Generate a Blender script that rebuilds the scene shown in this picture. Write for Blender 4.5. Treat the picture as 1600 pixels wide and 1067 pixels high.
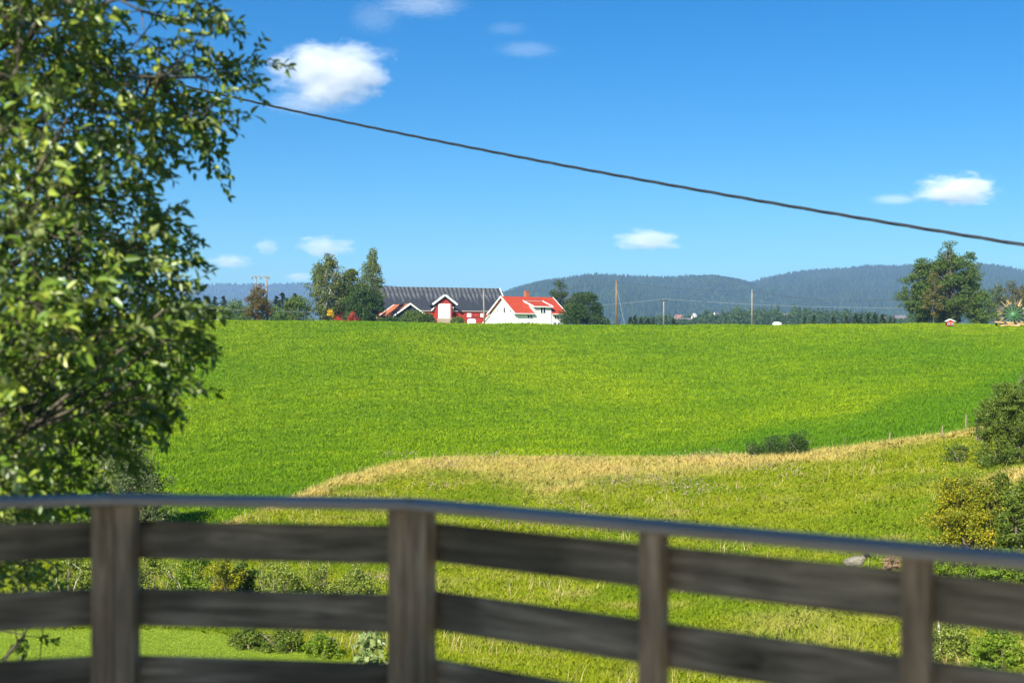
import bpy, bmesh, math, random
import numpy as np
from mathutils import Vector, Matrix

R = math.radians
sc = bpy.context.scene
for o in list(bpy.data.objects):
    bpy.data.objects.remove(o)
COL = sc.collection

# ------------------------------------------------------------------ camera, sky, sun, exposure
cam_d = bpy.data.cameras.new('camera')
cam = bpy.data.objects.new('camera', cam_d)
COL.objects.link(cam)
cam.location = (0, 0, 0)
cam.rotation_euler = (R(90), 0, 0)
cam_d.sensor_width = 36.0
cam_d.lens = 45.0
cam_d.clip_start = 0.05
cam_d.clip_end = 60000
cam_d.dof.use_dof = True
cam_d.dof.focus_distance = 180.0
cam_d.dof.aperture_fstop = 2.1
cam_d.dof.aperture_blades = 9
sc.camera = cam
F = 2000.0                       # focal length in pixels of the 1600-wide photograph

SUN_EL, SUN_AZ_VEC = 36.0, Vector((-0.42, -0.9075, 0))     # where the sun stands, seen from the scene
sdir = Vector((SUN_AZ_VEC.x * math.cos(R(SUN_EL)), SUN_AZ_VEC.y * math.cos(R(SUN_EL)), math.sin(R(SUN_EL))))
sun_d = bpy.data.lights.new('sun', 'SUN')
sun_d.energy = 5.0
sun_d.angle = R(0.5)
sun_d.color = (1.0, 0.955, 0.86)
sun = bpy.data.objects.new('sun', sun_d)
COL.objects.link(sun)
sun.rotation_euler = (-sdir).to_track_quat('-Z', 'Y').to_euler()
sun.location = (0, -20, 40)

w = bpy.data.worlds.new("World")
sc.world = w
w.use_nodes = True
wn = w.node_tree
wn.nodes.clear()
sky = wn.nodes.new('ShaderNodeTexSky')
sky.sky_type = 'NISHITA'
sky.sun_disc = False
sky.sun_elevation = R(SUN_EL)
sky.sun_rotation = math.atan2(SUN_AZ_VEC.x, SUN_AZ_VEC.y)
sky.altitude = 200
sky.air_density = 1.0
sky.dust_density = 0.2
sky.ozone_density = 3.0
hs = wn.nodes.new('ShaderNodeHueSaturation')
hs.inputs['Saturation'].default_value = 1.5
hs.inputs['Hue'].default_value = 0.495
hs.inputs['Value'].default_value = 1.0
bg = wn.nodes.new('ShaderNodeBackground')
bg.inputs['Strength'].default_value = 0.054
wo = wn.nodes.new('ShaderNodeOutputWorld')
wn.links.new(sky.outputs[0], hs.inputs['Color'])
gain = wn.nodes.new('ShaderNodeMix'); gain.data_type = 'RGBA'; gain.blend_type = 'MULTIPLY'
gain.inputs[0].default_value = 1.0
gain.inputs[7].default_value = (0.54, 0.88, 1.07, 1)
wn.links.new(hs.outputs[0], gain.inputs[6])
wn.links.new(gain.outputs[2], bg.inputs['Color'])
wn.links.new(bg.outputs[0], wo.inputs['Surface'])

sc.view_settings.view_transform = 'Standard'
sc.view_settings.look = 'None'
sc.view_settings.exposure = 1.1
sc.view_settings.gamma = 1.0
cy = sc.cycles
cy.max_bounces = 8
cy.diffuse_bounces = 3
cy.glossy_bounces = 2
cy.transmission_bounces = 4
cy.transparent_max_bounces = 8
cy.volume_bounces = 4
cy.use_denoising = True
cy.use_adaptive_sampling = True
cy.adaptive_threshold = 0.01
cy.sample_clamp_indirect = 6.0

# ------------------------------------------------------------------ tags and mesh helpers
def tag(o, label=None, cat=None, group=None, kind=None):
    if label: o['label'] = label
    if cat: o['category'] = cat
    if group: o['group'] = group
    if kind: o['kind'] = kind
    return o

def empty(name, loc=(0, 0, 0), rz=0.0, label=None, cat=None, group=None):
    o = bpy.data.objects.new(name, None)
    COL.objects.link(o)
    o.empty_display_size = 0.2
    o.location = loc
    o.rotation_euler = (0, 0, rz)
    return tag(o, label, cat, group)

def copy_tree(root, loc, rz=0.0, scale=None, label=None):
    def cp(o, parent):
        c = o.copy()
        COL.objects.link(c)
        if parent: c.parent = parent
        for ch in list(o.children):
            cp(ch, c)
        return c
    r = cp(root, None)
    r.location = loc
    r.rotation_euler = (0, 0, rz)
    if scale: r.scale = scale
    if label: r['label'] = label
    return r

class MB:
    """collects simple shapes into one mesh"""
    def __init__(s):
        s.v, s.f, s.n = [], [], 0
    def add(s, vs, fs):
        s.v += [tuple(p) for p in vs]
        s.f += [tuple(i + s.n for i in f) for f in fs]
        s.n += len(vs)
        return s
    def box(s, c, d, rot=None):
        x, y, z = d[0] / 2, d[1] / 2, d[2] / 2
        vs = [Vector((a * x, b * y, e * z)) for a, b, e in
              ((-1,-1,-1),(1,-1,-1),(1,1,-1),(-1,1,-1),(-1,-1,1),(1,-1,1),(1,1,1),(-1,1,1))]
        if rot is not None: vs = [rot @ p for p in vs]
        c = Vector(c)
        return s.add([p + c for p in vs], [(3,2,1,0),(4,5,6,7),(0,1,5,4),(1,2,6,5),(2,3,7,6),(3,0,4,7)])
    def prism(s, poly, axis, a, b):
        """closed polygon of 2d points pushed along an axis ('x': points are (y,z); 'y': (x,z))"""
        n = len(poly)
        if axis == 'x':
            vs = [(a, p[0], p[1]) for p in poly] + [(b, p[0], p[1]) for p in poly]
        else:
            vs = [(p[0], a, p[1]) for p in poly] + [(p[0], b, p[1]) for p in poly]
        fs = [tuple(range(n))[::-1], tuple(range(n, 2 * n))]
        fs += [(i, (i + 1) % n, n + (i + 1) % n, n + i) for i in range(n)]
        return s.add(vs, fs)
    def slab(s, quad, t):
        """a quad given thickness t along its normal"""
        q = [Vector(p) for p in quad]
        nrm = (q[1] - q[0]).cross(q[3] - q[0]).normalized() * t
        vs = q + [p - nrm for p in q]
        return s.add(vs, [(0,1,2,3),(7,6,5,4),(0,4,5,1),(1,5,6,2),(2,6,7,3),(3,7,4,0)])
    def tube(s, pts, rad, k=6, caps=True):
        pts = [Vector(p) for p in pts]
        if not hasattr(rad, '__len__'): rad = [rad] * len(pts)
        vs, fs = [], []
        up = Vector((0.13, 0.21, 0.97))
        for i, p in enumerate(pts):
            d = (pts[min(i + 1, len(pts) - 1)] - pts[max(i - 1, 0)])
            d = d.normalized() if d.length > 1e-9 else Vector((0, 0, 1))
            a = d.cross(up)
            if a.length < 0.05: a = d.cross(Vector((1, 0.3, 0)))
            a.normalize()
            b = d.cross(a)
            for j in range(k):
                t = 2 * math.pi * j / k
                vs.append(p + (a * math.cos(t) + b * math.sin(t)) * rad[i])
        for i in range(len(pts) - 1):
            for j in range(k):
                fs.append((i*k + j, i*k + (j+1) % k, (i+1)*k + (j+1) % k, (i+1)*k + j))
        if caps:
            fs.append(tuple(range(k))[::-1])
            fs.append(tuple((len(pts) - 1) * k + j for j in range(k)))
        return s.add(vs, fs)
    def lathe(s, prof, c=(0, 0, 0), k=20, axis='z'):
        vs, fs = [], []
        for r, z in prof:
            for j in range(k):
                t = 2 * math.pi * j / k
                p = (r * math.cos(t), r * math.sin(t), z)
                if axis == 'x': p = (p[2], p[0], p[1])
                if axis == 'y': p = (p[0], p[2], p[1])
                vs.append((p[0] + c[0], p[1] + c[1], p[2] + c[2]))
        for i in range(len(prof) - 1):
            for j in range(k):
                fs.append((i*k + j, i*k + (j+1) % k, (i+1)*k + (j+1) % k, (i+1)*k + j))
        fs.append(tuple(range(k))[::-1])
        fs.append(tuple((len(prof) - 1) * k + j for j in range(k)))
        return s.add(vs, fs)
    def build(s, name, mat, parent=None, smooth=False, bevel=0, seg=2):
        me = bpy.data.meshes.new(name)
        me.from_pydata(s.v, [], s.f)
        me.validate()
        bm = bmesh.new(); bm.from_mesh(me)
        bmesh.ops.recalc_face_normals(bm, faces=bm.faces)
        bm.to_mesh(me); bm.free()
        if smooth: me.polygons.foreach_set('use_smooth', [True] * len(me.polygons))
        o = bpy.data.objects.new(name, me)
        me.materials.append(mat)
        COL.objects.link(o)
        if parent: o.parent = parent
        if bevel:
            m = o.modifiers.new('bevel', 'BEVEL')
            m.width = bevel; m.segments = seg; m.limit_method = 'ANGLE'
        return o

def np_mesh(name, V, faces, mat, parent=None, smooth=False, attrs=None):
    """V (n,3); faces: list of (m,k) index arrays"""
    me = bpy.data.meshes.new(name)
    me.vertices.add(len(V))
    me.vertices.foreach_set('co', np.asarray(V, np.float32).ravel())
    tot = sum(f.size for f in faces)
    me.loops.add(tot)
    me.loops.foreach_set('vertex_index', np.concatenate([f.ravel() for f in faces]).astype(np.int32))
    cnt = np.concatenate([np.full(len(f), f.shape[1], np.int32) for f in faces])
    me.polygons.add(len(cnt))
    st = np.zeros(len(cnt), np.int32); st[1:] = np.cumsum(cnt)[:-1]
    me.polygons.foreach_set('loop_start', st)
    me.polygons.foreach_set('loop_total', cnt)
    if smooth: me.polygons.foreach_set('use_smooth', np.ones(len(cnt), bool))
    for k, a in (attrs or {}).items():
        at = me.attributes.new(k, 'FLOAT', 'POINT')
        at.data.foreach_set('value', np.asarray(a, np.float32))
    me.update(calc_edges=True)
    if mat: me.materials.append(mat)
    o = bpy.data.objects.new(name, me)
    COL.objects.link(o)
    if parent: o.parent = parent
    return o

def unit(a):
    return a / np.maximum(np.linalg.norm(a, axis=1, keepdims=True), 1e-9)

def leaf_mesh(name, P, D, N, L, aspect, mat, parent=None, fold=0.25, fine=False):
    """one small leaf (or leaf clump) per point: D along the leaf, N its face normal, L its length"""
    n = len(P)
    D = unit(D); S = unit(np.cross(D, N)); N = np.cross(S, D)
    L = np.broadcast_to(np.asarray(L, float).reshape(-1, 1), (n, 1))
    W = L * aspect
    if fine:
        a = P
        b = P + D * L * 0.30 + S * W * 0.48 + N * W * fold
        c = P + D * L * 0.66 + S * W * 0.36 + N * W * fold * 0.9 - N * L * 0.03
        t = P + D * L - N * L * 0.12
        d = P + D * L * 0.66 - S * W * 0.36 + N * W * fold * 0.9 - N * L * 0.03
        e = P + D * L * 0.30 - S * W * 0.48 + N * W * fold
        V = np.stack([a, b, c, t, d, e], 1).reshape(-1, 3)
        i = np.arange(n)[:, None] * 6
        f = [np.concatenate([i + np.array([[0, 1, 2, 3]]), i + np.array([[0, 3, 4, 5]])])]
    else:
        a = P - D * L * 0.5
        b = P + S * W * 0.5 + N * W * fold * 0.5
        t = P + D * L * 0.5
        d = P - S * W * 0.5 + N * W * fold * 0.5
        V = np.stack([a, b, t, d], 1).reshape(-1, 3)
        i = np.arange(n)[:, None] * 4
        f = [np.concatenate([i + np.array([[0, 1, 2]]), i + np.array([[0, 2, 3]])])]
    return np_mesh(name, V, f, mat, parent)

# ------------------------------------------------------------------ materials
MATS = {}
def nmat(name):
    m = bpy.data.materials.new(name)
    m.use_nodes = True
    nt = m.node_tree
    nt.nodes.clear()
    out = nt.nodes.new('ShaderNodeOutputMaterial')
    return m, nt, out

def N_(nt, kind, **kw):
    n = nt.nodes.new(kind)
    for k, v in kw.items():
        if k in n.inputs: n.inputs[k].default_value = v
        else: setattr(n, k, v)
    return n

def noise(nt, scale, detail=4, rough=0.6, coord='Object', stretch=None, dist=0.0, own=False):
    tc = nt.nodes.new('ShaderNodeTexCoord')
    src = tc.outputs['Object' if coord == 'World' else coord]
    if coord == 'World':
        src = nt.nodes.new('ShaderNodeNewGeometry').outputs['Position']
    if own:                       # every board or post gets its own piece of grain
        oi = nt.nodes.new('ShaderNodeObjectInfo')
        va = nt.nodes.new('ShaderNodeVectorMath'); va.operation = 'ADD'
        sc_ = nt.nodes.new('ShaderNodeVectorMath'); sc_.operation = 'SCALE'; sc_.inputs['Scale'].default_value = 3.0
        nt.links.new(oi.outputs['Location'], sc_.inputs[0])
        nt.links.new(src, va.inputs[0]); nt.links.new(sc_.outputs[0], va.inputs[1])
        src = va.outputs[0]
    if stretch:
        mp = nt.nodes.new('ShaderNodeMapping')
        mp.inputs['Scale'].default_value = stretch
        nt.links.new(src, mp.inputs['Vector'])
        src = mp.outputs['Vector']
    t = nt.nodes.new('ShaderNodeTexNoise')
    t.inputs['Scale'].default_value = scale
    t.inputs['Detail'].default_value = detail
    t.inputs['Roughness'].default_value = rough
    t.inputs['Distortion'].default_value = dist
    nt.links.new(src, t.inputs['Vector'])
    return t.outputs['Fac']

def ramp(nt, fac, stops):
    r = nt.nodes.new('ShaderNodeValToRGB')
    e = r.color_ramp.elements
    while len(e) < len(stops): e.new(0.5)
    for el, (p, c) in zip(e, stops):
        el.position = p
        el.color = (c[0], c[1], c[2], 1) if hasattr(c, '__len__') else (c, c, c, 1)
    nt.links.new(fac, r.inputs['Fac'])
    return r.outputs['Color']

def mix(nt, fac, a, b, mode='MIX'):
    m = nt.nodes.new('ShaderNodeMix')
    m.data_type = 'RGBA'; m.blend_type = mode
    for sock, val in ((m.inputs[0], fac), (m.inputs[6], a), (m.inputs[7], b)):
        if hasattr(val, 'is_linked'): nt.links.new(val, sock)
        elif hasattr(val, '__len__'): sock.default_value = (val[0], val[1], val[2], 1)
        else: sock.default_value = val
    return m.outputs[2]

def math_(nt, op, a, b=0.0, clamp=False):
    m = nt.nodes.new('ShaderNodeMath'); m.operation = op; m.use_clamp = clamp
    for sock, val in ((m.inputs[0], a), (m.inputs[1], b)):
        if hasattr(val, 'is_linked'): nt.links.new(val, sock)
        else: sock.default_value = val
    return m.outputs[0]

def bump(nt, h, strength=0.4, dist=0.02):
    b = nt.nodes.new('ShaderNodeBump')
    b.inputs['Strength'].default_value = strength
    b.inputs['Distance'].default_value = dist
    nt.links.new(h, b.inputs['Height'])
    return b.outputs['Normal']

def surf(name, ca, cb, scale=3.0, rough=0.8, stretch=None, bmp=0.0, bdist=0.02, metal=0.0, spec=0.3, detail=5, lo=0.35, hi=0.68):
    m, nt, out = nmat(name)
    p = nt.nodes.new('ShaderNodeBsdfPrincipled')
    f = noise(nt, scale, detail, 0.62, stretch=stretch)
    nt.links.new(ramp(nt, f, [(lo, ca), (hi, cb)]), p.inputs['Base Color'])
    p.inputs['Roughness'].default_value = rough
    p.inputs['Metallic'].default_value = metal
    p.inputs['Specular IOR Level'].default_value = spec
    if bmp: nt.links.new(bump(nt, f, bmp, bdist), p.inputs['Normal'])
    nt.links.new(p.outputs[0], out.inputs[0])
    MATS[name] = m
    return m

def leafy(name, ca, cb, cc=None, scale=0.6, trans=0.35, rough=0.5, spec=0.25, island=0.6, coord='Object', extra=None):
    """foliage: colour varies per leaf and in patches, light passes through"""
    m, nt, out = nmat(name)
    g = nt.nodes.new('ShaderNodeNewGeometry')
    nz = noise(nt, scale, 3, 0.6, coord=coord)
    fac = math_(nt, 'ADD', math_(nt, 'MULTIPLY', g.outputs['Random Per Island'], island),
                math_(nt, 'MULTIPLY', nz, 1.0 - island))
    stops = [(0.22, ca), (0.62, cb)]
    if cc: stops.append((0.9, cc))
    c = ramp(nt, fac, stops)
    if extra: c = extra(nt, c)
    p = nt.nodes.new('ShaderNodeBsdfPrincipled')
    nt.links.new(c, p.inputs['Base Color'])
    p.inputs['Roughness'].default_value = rough
    p.inputs['Specular IOR Level'].default_value = spec
    t = nt.nodes.new('ShaderNodeBsdfTranslucent')
    nt.links.new(mix(nt, 0.5, c, mix(nt, 1.0, c, (1.5, 1.5, 0.6), 'MULTIPLY')), t.inputs['Color'])
    ms = nt.nodes.new('ShaderNodeMixShader')
    ms.inputs[0].default_value = trans
    nt.links.new(p.outputs[0], ms.inputs[1]); nt.links.new(t.outputs[0], ms.inputs[2])
    nt.links.new(ms.outputs[0], out.inputs[0])
    MATS[name] = m
    return m

def attr_mix(attr, col, amount=1.0):
    def fn(nt, c):
        a = nt.nodes.new('ShaderNodeAttribute'); a.attribute_name = attr
        return mix(nt, math_(nt, 'MULTIPLY', a.outputs['Fac'], amount), c, col)
    return fn

# ------------------------------------------------------------------ terrain
# control points: (photo column, photo row, distance) on the visible ground
CP = [
 # pasture
 (-300,800,78),(-300,700,112),(-300,600,165),(-300,550,212),(-300,505,256),
 (0,830,72),(0,700,108),(0,600,165),(0,550,212),(0,518,242),(0,503,256),
 (300,812,74),(300,770,84),(300,700,108),(300,650,132),(300,600,165),(300,550,212),(300,518,242),(300,503,256),
 (800,715,96),(800,680,112),(800,650,130),(800,600,165),(800,550,212),(800,520,242),(800,506,257),
 (1100,716,94),(1100,680,110),(1100,650,127),(1100,600,160),(1100,550,206),(1100,520,240),(1100,506,257),
 (1500,679,86),(1500,640,106),(1500,600,136),(1500,550,190),(1500,520,232),(1500,506,252),
 (1900,660,80),(1900,600,122),(1900,550,180),(1900,506,250),
 # bank, gully and lawn
 (480,772,83),(540,760,87),(620,726,94),(620,790,80),(500,822,74),(500,900,60),(500,960,48),(500,1005,39),(500,1067,31),
 (200,880,62),(200,930,51),(200,990,38),(200,1067,30),(0,890,59),(0,930,50),(0,990,37),(0,1067,29),
 (-300,890,56),(-300,990,36),(-300,1067,29),
 (800,780,81),(800,850,68),(800,900,60),(800,960,48.5),(800,1010,40),(800,1067,32),
 (1100,780,77),(1100,850,65),(1100,900,57.5),(1100,960,47),(1100,1067,33),
 (1350,700,89),(1350,760,75),(1350,850,58),(1350,900,51),(1350,960,43),(1350,1067,32.5),
 (1500,740,74),(1500,800,61),(1500,860,52),(1500,930,43),(1500,1000,36),(1500,1067,31),
 (1700,740,58),(1700,850,45),(1700,1000,33),(2000,800,44),(2000,1000,31),
]
cpts = [((px - 800) / F * D, D, (533.5 - py) / F * D) for px, py, D in CP]
for X, Y, Z in ((-14,18,-5.9),(0,18,-5.9),(14,18,-5.7),(-10,8,-3.9),(0,8,-3.9),(10,8,-3.8),(-20,0,-2.9),(0,2,-3.0),(20,0,-2.8),
                (0,-12,-2.6),(-25,-25,-2.3),(25,-25,-2.3),(-35,8,-4.0),(40,8,-3.4)):
    cpts.append((X, Y, Z))
for Y, z in ((272,3.75),(300,2.0),(345,2.0),(450,3.2),(700,7.0),(1000,11.5),(1600,20),(2400,28),(4500,40),(9200,60)):
    for u in (-0.9, -0.45, -0.15, 0.15, 0.45, 0.9):
        cpts.append((u * Y, Y, z))
cpts = np.array(cpts)
KA, KB = 60.0, 2.6
def warp(X, Y):
    return np.stack([X / (Y + KA) * KB, np.log(Y + KA)], -1)
wc = warp(cpts[:, 0], cpts[:, 1])
def phi(a, b):
    return np.sqrt(((a[:, None, :] - b[None]) ** 2).sum(-1) + 1e-4)
n_ = len(wc)
A = np.zeros((n_ + 3, n_ + 3))
A[:n_, :n_] = phi(wc, wc) + np.eye(n_) * 1e-4
A[:n_, n_] = 1; A[:n_, n_ + 1:] = wc
A[n_:, :n_] = A[:n_, n_:].T
coef = np.linalg.solve(A, np.concatenate([cpts[:, 2], np.zeros(3)]))
GW = np.linspace(-1.15, 1.15, 331)
GY = np.concatenate([np.linspace(-45, 22, 30), np.linspace(22, 130, 170)[1:], np.linspace(130, 300, 120)[1:], np.geomspace(300, 9300, 60)[1:]])
gx, gy = np.meshgrid(GW, GY)
GXX = gx * (gy + KA)
q = warp(GXX.ravel(), gy.ravel())
GZ = np.concatenate([phi(qq, wc) @ coef[:n_] + coef[n_] + qq @ coef[n_ + 1:] for qq in np.array_split(q, 40)]).reshape(gx.shape)
for _ in range(8):
    Z0 = GZ.copy()
    GZ[1:-1] = 0.25 * Z0[:-2] + 0.5 * Z0[1:-1] + 0.25 * Z0[2:]
    Z0 = GZ.copy()
    GZ[:, 1:-1] = 0.25 * Z0[:, :-2] + 0.5 * Z0[:, 1:-1] + 0.25 * Z0[:, 2:]
def lump(X, Y):
    return (np.sin(X * 0.31 + 1.3 * np.sin(Y * 0.17)) * np.sin(Y * 0.27 + 0.8) * 0.5
            + np.sin(X * 0.83 + Y * 0.41 + 2.0) * 0.25 + np.sin(X * 0.11 - Y * 0.07) * 0.6)
GZ += 0.10 * lump(GXX, gy) * np.clip((gy - 20) / 30, 0, 1) * np.clip((330 - gy) / 60, 0, 1)

_crest = np.array([(-300,501),(0,501),(330,501.5),(480,501),(600,502),(700,505),(800,506),(880,507),(1000,507.5),(1100,508),(1214,508.5),(1300,507),(1420,506),(1560,508),(1900,508)])
for _ in range(2):
    for j in range(len(GW)):
        m_ = (GY > 200) & (GY < 300)
        Yc = GY[m_]; Xc = GW[j] * (Yc + KA)
        py_ = 533.5 - F * GZ[m_, j] / Yc
        k_ = int(np.argmin(py_)); pxc = 800 + F * Xc[k_] / Yc[k_]
        dz = (py_[k_] - np.interp(pxc, _crest[:, 0], _crest[:, 1])) / F * Yc[k_]
        wgt = np.clip((GY - 110) / 120, 0, 1); wgt = wgt * wgt * (3 - 2 * wgt)
        w2 = np.clip((340 - GY) / 70, 0, 1); w2 = w2 * w2 * (3 - 2 * w2)
        GZ[:, j] += dz * wgt * w2

def ground(X, Y):
    X = np.atleast_1d(np.asarray(X, float)); Y = np.atleast_1d(np.asarray(Y, float))
    ww = np.clip(X / (Y + KA), GW[0] + 1e-6, GW[-1] - 1e-6)
    i = np.clip((ww - GW[0]) / (GW[1] - GW[0]), 0, len(GW) - 1.001)
    i0 = i.astype(int); fi = i - i0
    j0 = np.clip(np.searchsorted(GY, Y) - 1, 0, len(GY) - 2)
    fj = np.clip((Y - GY[j0]) / (GY[j0 + 1] - GY[j0]), 0, 1)
    return ((GZ[j0, i0] * (1 - fi) + GZ[j0, i0 + 1] * fi) * (1 - fj)
            + (GZ[j0 + 1, i0] * (1 - fi) + GZ[j0 + 1, i0 + 1] * fi) * fj)
def gz(X, Y):
    return float(ground(X, Y)[0])
def cast(px, py):
    """where the line of sight through a photo point meets the ground"""
    Y = np.concatenate([np.linspace(12, 300, 2400)])
    X = (px - 800) / F * Y
    d = ground(X, Y) - (533.5 - py) / F * Y
    k = np.argmax(d >= 0)
    if d[k] < 0: k = len(Y) - 1
    return float(X[k]), float(Y[k])
def at(px, Y):
    return (px - 800) / F * Y
def zat(py, Y):
    return (533.5 - py) / F * Y

FIELD_EDGE = [(-260,858),(0,858),(200,850),(310,842),(370,814),(430,790),(480,771),(540,746),(620,723),(700,716),(800,716),(900,717),(1000,717),(1100,716),
              (1200,711),(1300,703),(1400,690),(1500,678),(1600,664),(1750,650)]
fe = np.array([cast(*p) for p in FIELD_EDGE])
feU = fe[:, 0] / fe[:, 1]
o_ = np.argsort(feU); feU = feU[o_]; feY = fe[o_, 1]
def beyond_edge(X, Y):
    """metres past the near edge of the pasture (negative: on the bank)"""
    return Y - np.interp(X / np.maximum(Y, 1), feU, feY)
LAWN = [(-400,985),(0,985),(140,984),(250,984),(330,988),(400,1002),(480,1020),(540,1032),(600,1040),(680,1062),(760,1100)]
lw = np.array([cast(px, min(py, 1066)) for px, py in LAWN])
lwU = lw[:, 0] / lw[:, 1]
lwY = lw[:, 1].copy()
lwY[-1] = 26
def lawn_in(X, Y):
    """metres inside the mown lawn"""
    return np.interp(X / np.maximum(Y, 1), lwU, lwY, right=10) - Y
def smooth(e0, e1, x):
    t = np.clip((x - e0) / (e1 - e0), 0, 1)
    return t * t * (3 - 2 * t)

def pasture_strip(X, Y):
    """1 on the darker green strip along the right of the pasture"""
    u = X / np.maximum(Y, 1)
    py = 533.5 - F * ground(X, Y) / np.maximum(Y, 1)
    px = 800 + F * u
    return np.clip(np.where(px > 850, smooth(0, 30, py - np.interp(px, [850, 1050, 1200, 1350, 1500, 1650], [715, 690, 655, 625, 585, 560]) + 6 * np.sin(px / 31.0)), 0), 0, 1)
BARE = cast(1582, 748)
def tan_zone(X, Y):
    """1 where the rough grass on the bank has gone to straw"""
    d = -beyond_edge(X, Y)
    px = 800 + F * X / np.maximum(Y, 1)
    width = np.interp(px, [400, 520, 640, 760, 850, 930, 1100, 1250, 1400, 1550], [2.6, 4.2, 10.0, 14.0, 19.0, 14.0, 9.5, 6.0, 6.5, 4.0])
    band = smooth(0, 0.6, d) * (1 - smooth(width * 0.45, width, d + 1.6 * lump(X * 1.7, Y * 1.7)))
    bx_, by_ = BARE
    return np.maximum(band, np.exp(-((X - bx_) / 2.2) ** 2 - ((Y - by_) / 3.0) ** 2))

gzone = beyond_edge(GXX.ravel(), gy.ravel())
a_field = smooth(-0.6, 0.6, gzone) * (gy.ravel() > 40)
a_lawn = smooth(-0.3, 0.3, lawn_in(GXX.ravel(), gy.ravel())) * (gy.ravel() < 60) * (gy.ravel() > 5)
a_tan = tan_zone(GXX.ravel(), gy.ravel()) * (gy.ravel() < 140) * (gy.ravel() > 40)
a_dark = pasture_strip(GXX.ravel(), gy.ravel()) * a_field * (gy.ravel() < 255)

# ------------------------------------------------------------------ palette
PAST_A, PAST_B, PAST_C = (0.115, 0.205, 0.003), (0.215, 0.325, 0.003), (0.350, 0.420, 0.005)
STRAW = (0.76, 0.61, 0.24)

m_ground, nt, out = nmat('ground_soil_and_grass')
def at_(n):
    a = nt.nodes.new('ShaderNodeAttribute'); a.attribute_name = n; return a.outputs['Fac']
f_far = ramp(nt, noise(nt, 0.018, 5, 0.6, 'World', stretch=(1, 0.5, 1)), [(0.3, (0.125, 0.235, 0.003)), (0.7, (0.215, 0.320, 0.004))])
f_fine = ramp(nt, noise(nt, 2.6, 6, 0.75, 'World', stretch=(0.7, 1, 1)), [(0.36, 0.45), (0.52, 1.0), (0.7, 1.25)])
cf = mix(nt, 0.85, f_far, f_fine, 'MULTIPLY')
cf = mix(nt, math_(nt, 'MULTIPLY', at_('dark'), 0.65), cf, (0.070, 0.215, 0.004))
cb = ramp(nt, noise(nt, 0.9, 6, 0.7, 'World'), [(0.3, (0.15, 0.20, 0.008)), (0.55, (0.33, 0.36, 0.018)), (0.75, (0.48, 0.43, 0.05))])
cb = mix(nt, at_('tan'), cb, STRAW)
cl = ramp(nt, noise(nt, 9, 5, 0.7, 'World'), [(0.3, (0.22, 0.34, 0.018)), (0.7, (0.38, 0.50, 0.04))])
c = mix(nt, at_('field'), cb, cf)
c = mix(nt, at_('lawn'), c, cl)
p = nt.nodes.new('ShaderNodeBsdfPrincipled')
p.inputs['Roughness'].default_value = 0.9
p.inputs['Specular IOR Level'].default_value = 0.1
nt.links.new(c, p.inputs['Base Color'])
nt.links.new(bump(nt, noise(nt, 3.0, 8, 0.75, 'World'), 1.0, 0.35), p.inputs['Normal'])
nt.links.new(p.outputs[0], out.inputs[0])

nr, nc = gx.shape
idx = np.arange(nr * nc).reshape(nr, nc)
quads = np.stack([idx[:-1, :-1], idx[:-1, 1:], idx[1:, 1:], idx[1:, :-1]], -1).reshape(-1, 4)
ground_o = np_mesh('ground', np.stack([GXX, gy, GZ], -1).reshape(-1, 3), [quads], m_ground, smooth=True,
                   attrs=dict(field=a_field, lawn=a_lawn, tan=a_tan, dark=a_dark))
tag(ground_o, 'rolling ground of green pasture, rough bank and small lawn', 'ground', kind='structure')

def vnoise(X, Y, sx, sy=None, seed=0, octs=3):
    """smooth value noise over the ground, about 0..1"""
    sy = sy or sx
    out_, amp, tot = 0, 1.0, 0
    g = np.random.default_rng(seed + 100).uniform(0, 1, (256, 256))
    for k in range(octs):
        x = X / sx * 2 ** k + 17.3 * k; y = Y / sy * 2 ** k + 9.1 * k
        xi = np.floor(x).astype(int); yi = np.floor(y).astype(int)
        fx = x - xi; fy = y - yi
        fx = fx * fx * (3 - 2 * fx); fy = fy * fy * (3 - 2 * fy)
        a = g[yi % 256, xi % 256] * (1 - fx) + g[yi % 256, (xi + 1) % 256] * fx
        b = g[(yi + 1) % 256, xi % 256] * (1 - fx) + g[(yi + 1) % 256, (xi + 1) % 256] * fx
        out_ = out_ + amp * (a * (1 - fy) + b * fy); tot += amp; amp *= 0.55
    return out_ / tot
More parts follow.
